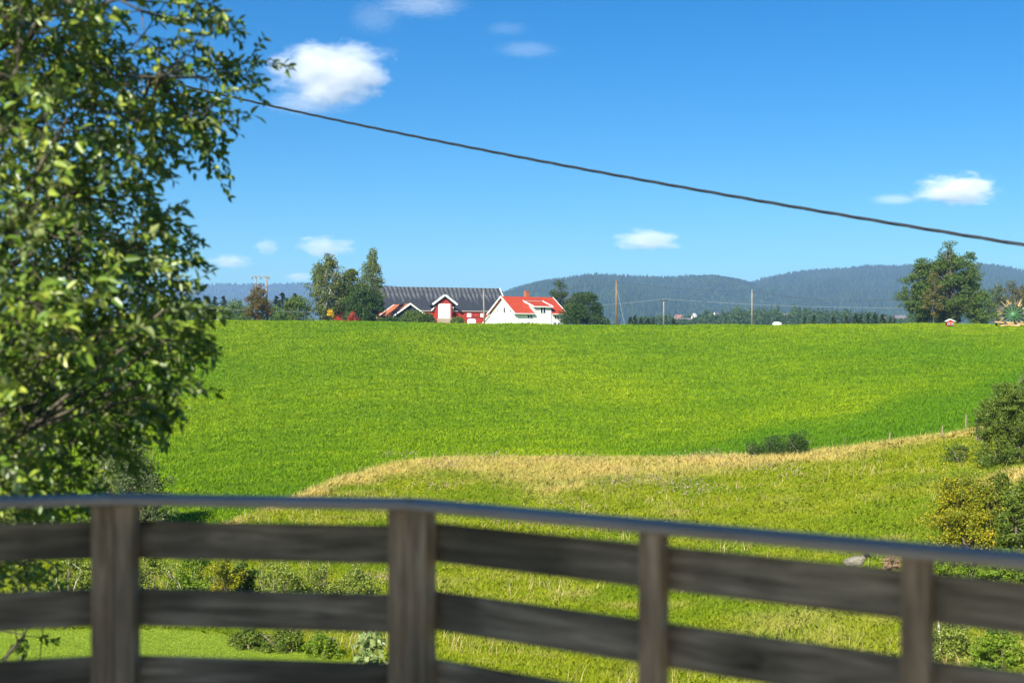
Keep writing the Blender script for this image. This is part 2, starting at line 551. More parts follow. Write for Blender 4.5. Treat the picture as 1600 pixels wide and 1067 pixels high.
# ------------------------------------------------------------------ grass (uncountable)
rng = np.random.default_rng(7)
def sample_fan(n, y0, y1, half=0.47, pad=2.0, p=1.0):
    """points spread over the ground of the view and a little beyond it; p>0 thins with distance"""
    Y = rng.uniform(0, 1, n) 
    if p == 0: Y = y0 + (y1 - y0) * Y
    else:
        a, b = y0 ** (2 - p), y1 ** (2 - p)
        Y = (a + (b - a) * Y) ** (1 / (2 - p))
    X = rng.uniform(-1, 1, n) * (half * Y + pad)
    return X, Y
def blades(name, X, Y, hgt, wid, lean, per, spread, mat, label, attrs=None, droop=0.25):
    n = len(X)
    X = np.repeat(X, per) + rng.normal(0, 1, n * per) * np.repeat(spread, per) if hasattr(spread, '__len__') else np.repeat(X, per) + rng.normal(0, spread, n * per)
    Y = np.repeat(Y, per) + rng.normal(0, spread if not hasattr(spread, '__len__') else 0.1, n * per)
    H = np.repeat(np.broadcast_to(hgt, (n,)), per) * rng.uniform(0.55, 1.25, n * per)
    W = np.repeat(np.broadcast_to(wid, (n,)), per) * rng.uniform(0.6, 1.3, n * per)
    a = rng.uniform(0, 2 * np.pi, n * per)
    b = rng.uniform(0, 2 * np.pi, n * per)
    ln = rng.uniform(0.1, 1, n * per) * lean
    P = np.stack([X, Y, ground(X, Y) - 0.02], 1)
    side = np.stack([np.cos(a), np.sin(a), np.zeros_like(a)], 1) * (W / 2)[:, None]
    lv = np.stack([np.cos(b) * ln + 0.12, np.sin(b) * ln, np.sqrt(np.maximum(1 - ln ** 2, 0.1))], 1) * H[:, None]
    mid = P + lv * 0.55
    tip = P + lv + np.stack([np.cos(b), np.sin(b), -0.6 * np.ones_like(b)], 1) * (H * droop * ln)[:, None]
    V = np.stack([P - side, P + side, mid + side * 0.7, tip, mid - side * 0.7], 1).reshape(-1, 3)
    i = np.arange(n * per)[:, None] * 5
    at2 = {k: np.repeat(np.repeat(v, per), 5) for k, v in (attrs or {}).items()}
    o = np_mesh(name, V, [i + np.array([[0, 1, 2, 3, 4]])], mat, attrs=at2)
    return tag(o, label, 'grass', kind='stuff')

def tint(nt, c):
    c = mix(nt, 0.75, c, ramp(nt, noise(nt, 0.018, 5, 0.6, 'World', stretch=(1, 0.5, 1)), [(0.36, (0.55, 0.78, 0.8)), (0.5, (1, 1, 1)), (0.62, (1.5, 1.24, 1.1))]), 'MULTIPLY')
    c = attr_mix('dark', (0.060, 0.180, 0.004), 0.65)(nt, c)
    c = attr_mix('fleck', (0.070, 0.165, 0.004), 0.45)(nt, c)
    return attr_mix('gold', (0.33, 0.40, 0.008), 0.32)(nt, c)
m_past = leafy('pasture_grass', PAST_A, PAST_B, PAST_C, scale=0.25, trans=0.3, rough=0.6, spec=0.12, coord='World', extra=tint, island=0.55)
X, Y = sample_fan(125000, 72, 262, half=0.46, p=0.9)
k = beyond_edge(X, Y) > 0.3
X, Y = X[k], Y[k]
fl = smooth(0.52, 0.62, vnoise(X, Y, 1.7, 1.1, 1)) * 0.8 + 0.5 * smooth(0.56, 0.68, vnoise(X, Y, 9, 4, 2))
gd = smooth(0.54, 0.66, vnoise(X, Y, 1.3, 0.9, 3)) * smooth(0.40, 0.62, vnoise(X, Y, 38, 16, 4)) * (1 - pasture_strip(X, Y))
# faint wheel and cutting lines following the slope
line = np.abs(((Y + 0.06 * X + 3 * np.sin(X / 40)) / 13.0) % 1.0 - 0.5) < 0.035
fl = np.clip(fl + 0.5 * line, 0, 1)
blades('pasture_grass', X, Y, np.interp(Y, [70, 260], [0.20, 0.34]) * (0.7 + 0.6 * vnoise(X, Y, 2.2, 1.6, 5)), np.interp(Y, [70, 260], [0.07, 0.17]), 0.8, 7, 0.28, m_past,
       'thick vivid green pasture grass covering the rising field', dict(dark=pasture_strip(X, Y), fleck=fl, gold=gd * (1 - fl)))

def straw_mix(nt, c):
    c = attr_mix('straw', STRAW, 0.9)(nt, c)
    return attr_mix('lush', (0.20, 0.33, 0.010), 0.6)(nt, c)
m_bank = leafy('rough_grass', (0.19, 0.28, 0.010), (0.41, 0.46, 0.018), (0.66, 0.60, 0.085), scale=0.35, trans=0.5, rough=0.6, spec=0.12, coord='World', extra=straw_mix, island=0.5)
X, Y = sample_fan(185000, 26, 108, half=0.47, p=0.8)
k = (beyond_edge(X, Y) < 0.2 + 0.8 * (vnoise(X, Y, 1.5, 1.5, 19) - 0.5)) & (lawn_in(X, Y) < -0.2)
k &= (vnoise(X, Y, 2.4, 2.4, 20) > 0.30) | (rng.uniform(0, 1, len(X)) < 0.35)
X, Y = X[k], Y[k]
tz = tan_zone(X, Y)
big = vnoise(X, Y, 11, 8, 11); mid = vnoise(X, Y, 3.2, 2.6, 12); fin_ = vnoise(X, Y, 0.9, 0.9, 13)
low = smooth(60, 50, Y)                                          # the gully floor stays greener
st = np.clip(tz * (0.45 + 0.8 * mid) + smooth(0.55, 0.72, mid * 0.6 + big * 0.4) * 0.62 + (fin_ > 0.68) * 0.35, 0, 1)
lush = np.clip(smooth(0.50, 0.62, vnoise(X, Y, 6, 4.5, 14)) * 0.9 * (1 - tz) + smooth(0.62, 0.7, fin_ * 0.5 + mid * 0.5) * 0.5 * (1 - tz), 0, 1)
st = st * (1 - 0.7 * lush)
hh = 0.12 + 0.28 * mid * (0.5 + big) + 0.28 * tz
blades('rough_grass', X, Y, np.maximum(hh, 0.12) * np.interp(Y, [30, 70], [0.8, 1.0]), np.interp(Y, [28, 100], [0.012, 0.034]), 0.9, 9, 0.26, m_bank,
       'tall rough yellow-green grass going to straw on the bank', dict(straw=st, lush=lush), droop=0.55)
# scattered seed-head stalks standing above the grass
m_seed = leafy('seed_stalks', (0.42, 0.32, 0.12), (0.62, 0.50, 0.22), (0.74, 0.62, 0.34), trans=0.3, spec=0.1)
X, Y = sample_fan(4200, 30, 106, half=0.47, p=0.8)
k = (beyond_edge(X, Y) < -0.3) & (lawn_in(X, Y) < -0.4) & (vnoise(X, Y, 7, 5, 15) + 0.35 * tan_zone(X, Y) > 0.55)
X, Y = X[k], Y[k]
blades('seed_stalks', X, Y, 0.62 * (0.7 + 0.6 * vnoise(X, Y, 3, 3, 16)), np.interp(Y, [28, 100], [0.014, 0.030]), 0.45, 3, 0.12, m_seed, 'dry straw-coloured seed stalks standing above the rough grass', droop=0.2)

m_lawn = leafy('lawn_grass', (0.20, 0.31, 0.02), (0.33, 0.43, 0.045), (0.48, 0.53, 0.09), scale=0.8, trans=0.35, rough=0.55, spec=0.2, coord='World', island=0.5)
X, Y = sample_fan(260000, 26, 45, half=0.46, p=0.6)
k = (lawn_in(X, Y) > -0.2) & (X < 1.5)
X, Y = X[k], Y[k]
blades('lawn_grass', X, Y, 0.055, 0.014, 0.8, 4, 0.05, m_lawn, 'short pale green mown lawn below the terrace')

# pale thistle and dock heads in the rough grass
m_thistle = leafy('thistle_heads', (0.26, 0.18, 0.12), (0.42, 0.31, 0.22), (0.52, 0.41, 0.33), trans=0.2, spec=0.1)
cl_px = [(700,735,40,8,60),(760,722,60,4,60),(900,724,60,4,60),(1100,722,80,4,90),(1020,760,60,12,110),(1080,775,60,12,120),(960,765,50,10,60),(1180,740,60,10,60),
         (890,800,60,8,40),(960,835,50,8,70),(1040,840,40,8,60),(690,770,40,8,50),(580,920,40,10,40),(560,890,40,8,30),(1060,935,25,10,40),(840,830,60,8,50),(1240,752,50,8,40),(630,720,40,4,40),(20,895,40,8,30)]
TP = []
for cx, cy_, sx, sy, n in cl_px:
    for _ in range(n):
        x, y = cast(cx + rng.normal(0, sx * 0.5), cy_ + rng.normal(0, sy * 0.5))
        TP.append((x, y, gz(x, y) + rng.uniform(0.35, 0.75)))
TP = np.array(TP); TP = np.repeat(TP, 4, 0) + rng.normal(0, 0.05, (len(TP) * 4, 3))
tag(leaf_mesh('thistle_heads', TP, rng.normal(0, 1, TP.shape), rng.normal(0, 1, TP.shape), rng.uniform(0.05, 0.10, len(TP)), 0.8, m_thistle),
    'pale faded thistle heads dotted through the rough grass', 'wildflowers', kind='stuff')
#END_PART1
# ------------------------------------------------------------------ hills, far wood, valley
def hill(name, label, crest, Db, Dr, zb, mat, seed, rough=1.0):
    r = np.random.default_rng(seed)
    px = np.linspace(crest[0][0], crest[-1][0], 220)
    py = np.interp(px, [c[0] for c in crest], [c[1] for c in crest])
    k = np.exp(-np.linspace(-2, 2, 9) ** 2); k /= k.sum()
    py = np.convolve(np.pad(py, 4, 'edge'), k, 'valid')
    S = np.concatenate([np.linspace(0, 1, 40), np.linspace(1.03, 1.5, 10)])
    V = []
    for s in S:
        D = Db + (Dr - Db) * s + 60 * np.sin(px * 0.013 + seed)
        zr = (533.5 - py) / F * Dr
        if s <= 1:
            z = zb + (zr - zb) * (s ** 0.9) 
            z = z + rough * 14 * np.sin(px * 0.021 + 5 * s + seed) * np.sin(s * np.pi) + rough * 7 * np.sin(px * 0.063 - 9 * s) * np.sin(s * np.pi)
        else:
            z = zr - (zr - zb) * ((s - 1) / 0.5) ** 1.3
        V.append(np.stack([(px - 800) / F * D, D, z], -1))
    V = np.array(V)
    ns, npx = V.shape[:2]
    i = np.arange(ns * npx).reshape(ns, npx)
    o = np_mesh(name, V.reshape(-1, 3), [np.stack([i[:-1, :-1], i[:-1, 1:], i[1:, 1:], i[1:, :-1]], -1).reshape(-1, 4)], mat, smooth=True)
    tag(o, label, 'hill', kind='structure')
    return V
def low_trees(name, label, P, H, W, mat, seed, cone=0.7, group=None):
    """many far trees as simple jagged crowns, one object"""
    r = np.random.default_rng(seed)
    n = len(P); K = 5
    t = r.uniform(0, 2 * np.pi, n)
    rings = [(0.02, 0.55), (0.30, 1.0), (0.62, 0.62)]
    vs = []
    con = (r.uniform(0, 1, n) < cone).astype(float)
    for zf, rf in rings:
        rf2 = con * {0.02: 0.85, 0.30: 0.75, 0.62: 0.40}[zf] + (1 - con) * {0.02: 0.6, 0.30: 1.05, 0.62: 1.0}[zf]
        for j in range(K):
            a = t + 2 * np.pi * j / K
            rr = W / 2 * rf2 * r.uniform(0.75, 1.25, n)
            vs.append(P + np.stack([np.cos(a) * rr, np.sin(a) * rr, H * zf * r.uniform(0.9, 1.1, n)], 1))
    vs.append(P + np.stack([np.zeros(n), np.zeros(n), H * (con * 1.0 + (1 - con) * 0.85)], 1))
    V = np.stack(vs, 1).reshape(-1, 3)
    M = len(rings) * K + 1
    q = []
    for i in range(len(rings) - 1):
        for j in range(K):
            q.append([i*K + j, i*K + (j+1) % K, (i+1)*K + (j+1) % K, (i+1)*K + j])
    tr = [[2*K + j, 2*K + (j+1) % K, M - 1] for j in range(K)]
    b = np.arange(n)[:, None] * M
    fq = (b[:, :, None] + np.array(q)[None]).reshape(-1, 4)
    ft = (b[:, :, None] + np.array(tr)[None]).reshape(-1, 3)
    o = np_mesh(name, V, [fq, ft], mat)
    return tag(o, label, 'forest', kind='stuff')
m_hill = surf('forest_floor', (0.015, 0.028, 0.012), (0.03, 0.05, 0.018), scale=0.01, rough=0.95)
m_forest = leafy('spruce_forest', (0.010, 0.026, 0.012), (0.028, 0.055, 0.016), (0.055, 0.085, 0.022), scale=0.006, trans=0.08, rough=0.8, spec=0.1, island=0.55)
HILLS = [
 ('hill', 'wooded blue-green hill behind the white farmhouse', [(560,472),(700,468),(785,462),(810,453),(850,445),(900,438),(925,434),(960,437),(1000,438),(1050,439),(1080,436),(1112,434.5),(1150,440),(1178,447),(1230,462),(1300,475)], 2700, 4000, 36, 11, 30000, 15.0),
 ('hill', 'long wooded hill rising behind the right-hand trees', [(1080,490),(1130,462),(1172,446),(1200,436),(1250,427),(1300,422.5),(1340,421),(1357,418),(1380,420.5),(1420,420),(1480,416),(1540,418),(1570,421),(1600,427),(1700,434),(1900,445),(2400,440)], 3000, 4700, 40, 23, 56000, 16.0),
 ('hill', 'faint blue distant ridge along the left horizon', [(-900,455),(-300,450),(0,458),(150,456),(230,453),(300,449),(340,446),(400,447.5),(450,446.5),(490,445),(560,447),(640,452),(720,458),(790,461),(900,470)], 5600, 8000, 52, 37, 30000, 22.0),
]
for nm, lab, crest, Db, Dr, zb, seed, nt_, th in HILLS:
    V = hill(nm, lab, crest, Db, Dr, zb, m_hill, seed)
    r = np.random.default_rng(seed)
    a, b = V.shape[:2]
    fi = r.uniform(0, 43, nt_); fj = r.uniform(0, b - 1.01, nt_)
    i0, j0 = fi.astype(int), fj.astype(int); u, v = (fi - i0)[:, None], (fj - j0)[:, None]
    P = (V[i0, j0] * (1-u) * (1-v) + V[i0+1, j0] * u * (1-v) + V[i0, j0+1] * (1-u) * v + V[i0+1, j0+1] * u * v)
    H = th * r.uniform(0.6, 1.25, nt_)
    low_trees('hillside_forest', 'dense conifer forest covering the ' + lab.split(' hill')[0].split(' ridge')[0] + ' slope', P, H, H * r.uniform(0.42, 0.6, nt_), m_forest, seed)
# hazy wood on the valley floor
m_wood = leafy('valley_wood', (0.025, 0.050, 0.014), (0.05, 0.09, 0.02), (0.09, 0.12, 0.03), scale=0.01, trans=0.1, rough=0.8, spec=0.1)
r = np.random.default_rng(5)
n = 3400
px = r.uniform(985, 1480, n); D = r.uniform(950, 1650, n)
X = (px - 800) / F * D
H = 7.5 * r.uniform(0.6, 1.25, n) * np.interp(px, [985, 1040, 1090, 1130, 1250, 1330, 1400, 1480], [0.5, 0.7, 0.9, 1.3, 1.4, 1.1, 0.8, 0.9]) + 3
for hx, hD, hw_, htop in ((1060, 1250, 13, 496), (1085, 1280, 13, 494), (1069, 1150, 20, 500), (1119, 1320, 10, 492), (1227, 1350, 10, 494), (1381, 1100, 9, 498), (1406, 1400, 13, 499)):
    lim = (533.5 - htop) / F * D - ground((px - 800) / F * D, D)      # the houses stand clear above the trees below them
    H = np.where((np.abs(px - hx) < hw_) & (D < hD + 20), np.clip(np.minimum(H, lim), 1.0, None), H)
cone = r.uniform(0, 1, n) < 0.4
per = 34
q = r.normal(0, 1, (n * per, 3)); q = unit(q) * (r.uniform(0.2, 1, n * per) ** 0.5)[:, None]
i_ = np.repeat(np.arange(n), per)
zf = (q[:, 2] * 0.5 + 0.5)
wr = np.where(cone[i_], (1.02 - zf) * 0.30, 0.30) * H[i_]
P = np.stack([X[i_] + q[:, 0] * wr, D[i_] + q[:, 1] * wr, ground(X, D)[i_] + zf * H[i_] * np.where(cone[i_], 1.15, 0.95)], 1)
tag(leaf_mesh('valley_wood', P, r.normal(0, 1, P.shape), q * np.array([1, 1, .6]) + r.normal(0, .4, P.shape), r.uniform(1.2, 2.4, len(P)), 0.7, m_wood),
    'hazy mixed wood on the valley floor below the hills', 'forest', kind='stuff')

# ------------------------------------------------------------------ clouds (real vapour, well beyond the hills)
def cloud_mat(name, dens, seed, scale, wisp=0.0):
    m, nt, out = nmat(name)
    tc = nt.nodes.new('ShaderNodeTexCoord')
    ln = nt.nodes.new('ShaderNodeVectorMath'); ln.operation = 'LENGTH'
    nt.links.new(tc.outputs['Object'], ln.inputs[0])
    mp = nt.nodes.new('ShaderNodeMapping')
    mp.inputs['Location'].default_value = (seed * 3.1, seed * 1.7, seed)
    nt.links.new(tc.outputs['Object'], mp.inputs['Vector'])
    t = nt.nodes.new('ShaderNodeTexNoise')
    t.inputs['Scale'].default_value = scale; t.inputs['Detail'].default_value = 7; t.inputs['Roughness'].default_value = 0.66; t.inputs['Distortion'].default_value = wisp
    nt.links.new(mp.outputs[0], t.inputs['Vector'])
    # density = noise cut by distance from the middle
    e = math_(nt, 'SUBTRACT', math_(nt, 'MULTIPLY', t.outputs['Fac'], 2.1), math_(nt, 'ADD', math_(nt, 'MULTIPLY', ln.outputs['Value'], 1.0), 0.22))
    d = math_(nt, 'MULTIPLY', math_(nt, 'MULTIPLY', e, 2.4, True), dens)
    vs = nt.nodes.new('ShaderNodeVolumeScatter')
    vs.inputs['Color'].default_value = (1, 1, 1, 1)
    vs.inputs['Anisotropy'].default_value = -0.25
    nt.links.new(d, vs.inputs['Density'])
    nt.links.new(vs.outputs[0], out.inputs['Volume'])
    return m
CLOUD_D = 13000.0
CLOUDS = [
 (518, 114, 205, 104, 0.0046, 3.0, 'large bright white puffy cloud in the upper left sky'),
 (485, 160, 150, 46, 0.0016, 6.0, 'thin veil of cloud hanging under the large white cloud'),
 (660, 8, 150, 44, 0.0011, 12.0, 'wispy cloud streak cut by the top of the picture'),
 (585, 28, 90, 60, 0.0005, 17.0, 'faint smear of cloud left of the wispy top streak'),
 (792, 45, 80, 26, 0.0005, 8.0, 'upper part of the torn wisp in the upper middle sky'),
 (822, 78, 110, 30, 0.0007, 19.0, 'lower part of the torn wisp in the upper middle sky'),
 (600, 82, 60, 22, 0.0006, 23.0, 'thin streak trailing off the top right of the large cloud'),
 (1497, 297, 140, 56, 0.0062, 4.0, 'compact white cloud high above the right-hand trees'),
 (1398, 312, 84, 20, 0.0028, 7.0, 'small thin strip of cloud beside the compact white cloud'),
 (1014, 376, 112, 38, 0.0052, 5.0, 'small white oval cloud above the middle of the hills'),
 (507, 386, 96, 38, 0.0046, 9.0, 'slanting white cloud just above the left birch'),
 (359, 409, 74, 26, 0.005, 2.0, 'low flat white cloud above the left-hand ridge'),
 (416, 386, 42, 28, 0.005, 11.0, 'small pale puff of cloud above the double power pole'),
 (468, 433, 48, 18, 0.006, 14.0, 'tiny low white cloud left of the birch crown'),
]
for px, py, wpx, hpx, dens, sd, lab in CLOUDS:
    bm = bmesh.new()
    bmesh.ops.create_icosphere(bm, subdivisions=3, radius=1.0)
    me = bpy.data.meshes.new('cloud'); bm.to_mesh(me); bm.free()
    o = bpy.data.objects.new('cloud', me); COL.objects.link(o)
    s = CLOUD_D / F
    o.location = (at(px, CLOUD_D), CLOUD_D, zat(py, CLOUD_D))
    o.scale = (wpx * 0.5 * s * 1.12, (wpx * 0.35 + hpx * 0.3) * 0.5 * s * 1.12, hpx * 0.5 * s * 1.12)
    me.materials.append(cloud_mat('cloud_vapour', dens, sd, 2.0 if dens > .004 else 3.2, 0.0 if dens > .004 else 2.2))
    tag(o, lab, 'cloud', 'fair weather clouds')

# ------------------------------------------------------------------ trees
PROF = {
 'round': lambda t: np.sqrt(np.clip(1 - (2 * t - 1) ** 2, 0, 1)) ** 0.85,
 'oval': lambda t: np.sin(np.pi * np.clip(t, 0, 1) ** 0.75) ** 0.7,
 'column': lambda t: np.minimum(1, 0.55 + 1.5 * t) * np.clip(1 - t, 0, 1) ** 0.5,
 'cone': lambda t: np.clip(1 - t, 0, 1) ** 0.8,
 'dome': lambda t: np.sqrt(np.clip(1 - t ** 2, 0, 1)),
 'vase': lambda t: (0.45 + 0.55 * t) * np.sqrt(np.clip(1 - t ** 4, 0, 1)),
}
def bark(name, a, b, scale=4):
    return surf(name, a, b, scale=scale, rough=0.9, stretch=(1, 1, 0.25), bmp=0.6, bdist=0.03)
m_bark = bark('grey_bark', (0.06, 0.05, 0.04), (0.17, 0.145, 0.115))
m_birchbark = bark('birch_bark', (0.10, 0.09, 0.08), (0.62, 0.60, 0.56), 2.2)
m_twig = bark('twig_bark', (0.12, 0.10, 0.07), (0.26, 0.21, 0.15))
m_palewood = surf('dead_wood', (0.40, 0.35, 0.28), (0.66, 0.60, 0.50), scale=6, rough=0.8)

def make_tree(name, label, cat, X, Y, h, wd, mat, barkm, prof='round', lo=0.15, clumps=60, per=110, leaf=0.3, cr=0.16,
              trunk=0.22, droop=0.0, seed=1, group=None, stems=1, flat=0.7, aspect=0.7, edge=0.5, depth=1.0, z0=None, out_n=0.9, rag=0.0):
    r = np.random.default_rng(seed)
    root = empty(name, (X, Y, gz(X, Y) if z0 is None else z0), 0, label, cat, group)
    f = PROF[prof]
    t = r.uniform(0, 1, clumps * 3)
    keep = r.uniform(0, 1, clumps * 3) < (0.25 + f(t))
    t = t[keep][:clumps]; n = len(t)
    a = r.uniform(0, 2 * np.pi, n)
    rad = f(t) * wd / 2 * r.uniform(0, 1, n) ** edge * r.uniform(0.82 - 0.25 * rag, 1.08 + 0.22 * rag, n)
    C = np.stack([np.cos(a) * rad, np.sin(a) * rad * depth, h * (lo + (1 - lo) * (t * 0.97))], 1)
    if rag: C[:, 2] *= 1 + rag * r.uniform(-0.10, 0.16, n)
    vst = np.exp(r.normal(0.15, 0.45, n)) if rag else np.ones(n)       # upright shoots
    tr = MB()
    tips = []
    for s in range(stems):
        sp = wd * 0.10 * (stems > 1)
        bx, by = r.normal(0, sp), r.normal(0, sp)
        lx, ly = r.normal(0, wd * 0.05 + sp * 1.5), r.normal(0, wd * 0.05)
        pts = [(bx, by, -0.25)] + [(bx + lx * q + r.normal(0, wd * 0.012), by + ly * q + r.normal(0, wd * 0.012), h * 0.93 * q) for q in (0.12, 0.3, 0.5, 0.7, 0.86, 1.0)]
        tr.tube(pts, [trunk * (1.15 - 0.15 * 1), trunk, trunk * 0.85, trunk * 0.64, trunk * 0.42, trunk * 0.24, trunk * 0.08], 7)
        tips.append(np.array(pts))
    for i in range(n):
        st = tips[i % stems]
        zc = C[i, 2]
        zz = max(h * 0.06, zc - 0.55 * np.hypot(C[i, 0], C[i, 1]) - 0.05 * h)
        base = np.array([np.interp(zz, st[:, 2], st[:, 0]), np.interp(zz, st[:, 2], st[:, 1]), zz])
        md = (base * 0.5 + C[i] * 0.5) + np.array([0, 0, 0.04 * h]) + r.normal(0, 0.015 * h, 3)
        tr.tube([base, md, C[i]], [trunk * 0.26, trunk * 0.15, trunk * 0.04], 4, caps=False)
    tr.build('trunk', barkm, root, smooth=True)
    R_ = wd * cr * r.uniform(0.65, 1.3, n)
    idx = np.repeat(np.arange(n), per)
    g = r.normal(0, 1, (n * per, 3))
    g *= (r.uniform(0.15, 1, n * per) ** 0.45 / np.maximum(np.linalg.norm(g, axis=1), 1e-6))[:, None]
    off = g * R_[idx][:, None]
    off[:, 2] *= flat * vst[idx]
    off[:, :2] /= np.sqrt(vst[idx])[:, None]
    if droop:
        off[:, 2] -= droop * wd * r.exponential(0.5, n * per) * (r.uniform(0, 1, n * per) < 0.6)
    P = C[idx] + off
    P[:, 2] = np.maximum(P[:, 2], 0.05)
    Nn = unit(off / np.maximum(R_[idx][:, None], 1e-6) + np.array([0, 0, 0.25])) * out_n + r.normal(0, 0.55, P.shape)
    Dd = r.normal(0, 1, P.shape) + np.array([0, 0, -0.4 - 3 * droop])
    leaf_mesh('crown', P, Dd, Nn, leaf * r.uniform(0.6, 1.3, len(P)), aspect, mat, root)
    return root
def tree_px(name, label, cat, px, top, Y, wpx, mat, barkm, **kw):
    X = at(px, Y)
    return make_tree(name, label, cat, X, Y, (zat(top, Y) - gz(X, Y)) * 0.985, 1.22 * wpx / F * Y, mat, barkm, **kw)

def make_conifer(name, label, X, Y, h, wd, mat, seed, group=None, per=26, leaf=0.5, lo=0.04):
    r = np.random.default_rng(seed)
    root = empty(name, (X, Y, gz(X, Y)), 0, label, 'conifer', group)
    tr = MB().tube([(0, 0, -0.2), (0, 0, h * 0.5), (0, 0, h * 0.97)], [0.02 * h, 0.012 * h, 0.002 * h], 6)
    nb = int(14 * h / 3) + 24
    Ps, Ds, Ns = [], [], []
    for i in range(nb):
        t = (i + r.uniform(0, 1)) / nb
        a = r.uniform(0, 2 * np.pi)
        L = wd / 2 * (1 - t) ** 0.85 * r.uniform(0.6, 1.15) + 0.02 * h
        z = h * (lo + (1 - lo) * t)
        d = np.array([np.cos(a), np.sin(a), -0.28 + 0.5 * t])
        tr.tube([(0, 0, z), tuple(d * L * 0.9 + np.array([0, 0, z]))], [0.004 * h, 0.0015 * h], 3, caps=False)
        s = r.uniform(0.1, 1, per) ** 0.7
        p = np.array([0, 0, z]) + d * L * s[:, None] + r.normal(0, 0.10 * L + 0.01 * h, (per, 3)) * np.array([1, 1, 0.5])
        Ps.append(p); Ds.append(np.tile(d + np.array([0, 0, -0.3]), (per, 1)) + r.normal(0, 0.5, (per, 3))); Ns.append(np.array([d[0] * .6, d[1] * .6, 0.7]) + r.normal(0, 0.4, (per, 3)))
    tr.build('trunk', m_bark, root, smooth=True)
    P = np.concatenate(Ps)
    leaf_mesh('crown', P, np.concatenate(Ds), np.concatenate(Ns), leaf * r.uniform(0.6, 1.3, len(P)), 0.45, mat, root)
    return root

l_birch = leafy('birch_leaves', (0.060, 0.095, 0.016), (0.135, 0.170, 0.028), (0.26, 0.26, 0.055), scale=0.25, trans=0.3)
l_dark = leafy('dark_leaves', (0.020, 0.050, 0.010), (0.045, 0.090, 0.014), (0.09, 0.14, 0.022), scale=0.3, trans=0.25)
l_mid = leafy('green_leaves', (0.045, 0.092, 0.012), (0.105, 0.165, 0.020), (0.20, 0.25, 0.04), scale=0.3, trans=0.3)
l_poplar = leafy('aspen_leaves', (0.038, 0.082, 0.010), (0.085, 0.135, 0.018), (0.18, 0.20, 0.045), scale=0.18, trans=0.25)
l_ochre = leafy('ochre_leaves', (0.08, 0.090, 0.018), (0.15, 0.130, 0.028), (0.22, 0.18, 0.045), scale=0.3, trans=0.3)
l_yellow = leafy('yellow_leaves', (0.55, 0.33, 0.010), (0.80, 0.50, 0.02), trans=0.3)
l_red = leafy('red_leaves', (0.30, 0.030, 0.020), (0.50, 0.08, 0.05), trans=0.3)
l_russet = leafy('russet_leaves', (0.075, 0.105, 0.02), (0.15, 0.095, 0.03), (0.32, 0.10, 0.06), scale=0.35, trans=0.3, island=0.45)
l_spruce = leafy('spruce_needles', (0.010, 0.026, 0.010), (0.026, 0.052, 0.015), (0.05, 0.08, 0.022), scale=0.5, trans=0.1)
l_pine = leafy('pine_needles', (0.025, 0.050, 0.015), (0.055, 0.085, 0.024), (0.09, 0.12, 0.035), scale=0.4, trans=0.15)
l_scrub = leafy('scrub_leaves', (0.12, 0.17, 0.025), (0.26, 0.32, 0.05), (0.46, 0.48, 0.14), scale=0.5, trans=0.35)
l_greywillow = leafy('grey_willow_leaves', (0.060, 0.090, 0.028), (0.12, 0.155, 0.055), (0.22, 0.24, 0.11), scale=0.5, trans=0.3)
l_goldbush = leafy('turning_leaves', (0.10, 0.16, 0.015), (0.36, 0.33, 0.015), (0.80, 0.52, 0.012), scale=0.45, trans=0.35, island=0.45)
l_bright = leafy('bright_leaves', (0.10, 0.19, 0.012), (0.20, 0.29, 0.022), (0.36, 0.40, 0.05), scale=0.5, trans=0.4)

# around the farm
tree_px('birch_tree', 'broad grey-green birch at the left end of the farm clump', 'birch', 514, 396, 283, 56, l_birch, m_birchbark, prof='oval', lo=0.03, rag=0.6, clumps=165, per=95, leaf=0.34, cr=0.12, trunk=0.26, droop=0.05, seed=3, stems=2)
tree_px('birch_tree', 'shorter middle birch between the two tall birches', 'birch', 549, 417, 286, 44, l_birch, m_birchbark, prof='oval', lo=0.03, clumps=130, per=95, leaf=0.32, cr=0.13, trunk=0.2, droop=0.04, seed=4)
tree_px('birch_tree', 'tall slim drooping birch by the left end of the barn', 'birch', 581, 387, 283, 46, l_birch, m_birchbark, prof='column', lo=0.06, clumps=120, per=70, leaf=0.30, cr=0.11, trunk=0.24, droop=0.10, seed=9, flat=1.0)
tree_px('dark_tree', 'dense dark green tree in front of the birch trunks', 'tree', 562, 446, 278, 52, l_dark, m_bark, prof='round', lo=0.0, clumps=80, per=100, leaf=0.33, cr=0.16, trunk=0.2, seed=12)
tree_px('dark_tree', 'low dark green tree at the foot of the slim birch', 'tree', 582, 462, 279, 26, l_dark, m_bark, prof='round', lo=0.0, clumps=50, per=80, leaf=0.33, cr=0.17, trunk=0.16, seed=13)
tree_px('leafy_bush', 'round olive bush left of the broad birch', 'bush', 467, 461, 280, 50, l_mid, m_bark, prof='dome', lo=0.0, clumps=60, per=90, leaf=0.3, cr=0.17, trunk=0.12, stems=3, seed=14)
tree_px('yellow_sapling', 'small bright yellow autumn sapling under the broad birch', 'sapling', 517, 484, 272, 8, l_yellow, m_bark, prof='round', lo=0.35, clumps=14, per=50, leaf=0.22, cr=0.28, trunk=0.06, seed=15)
tree_px('red_shrub', 'small red autumn shrub at the foot of the dark tree', 'shrub', 551, 488, 270, 13, l_red, m_bark, prof='dome', lo=0.0, clumps=24, per=50, leaf=0.22, cr=0.22, trunk=0.05, stems=3, seed=16)
tree_px('russet_tree', 'small tree turning russet in front of the double power pole', 'tree', 402, 445, 269, 36, l_russet, m_bark, prof='oval', lo=0.0, clumps=80, per=90, leaf=0.28, cr=0.15, trunk=0.14, seed=17)
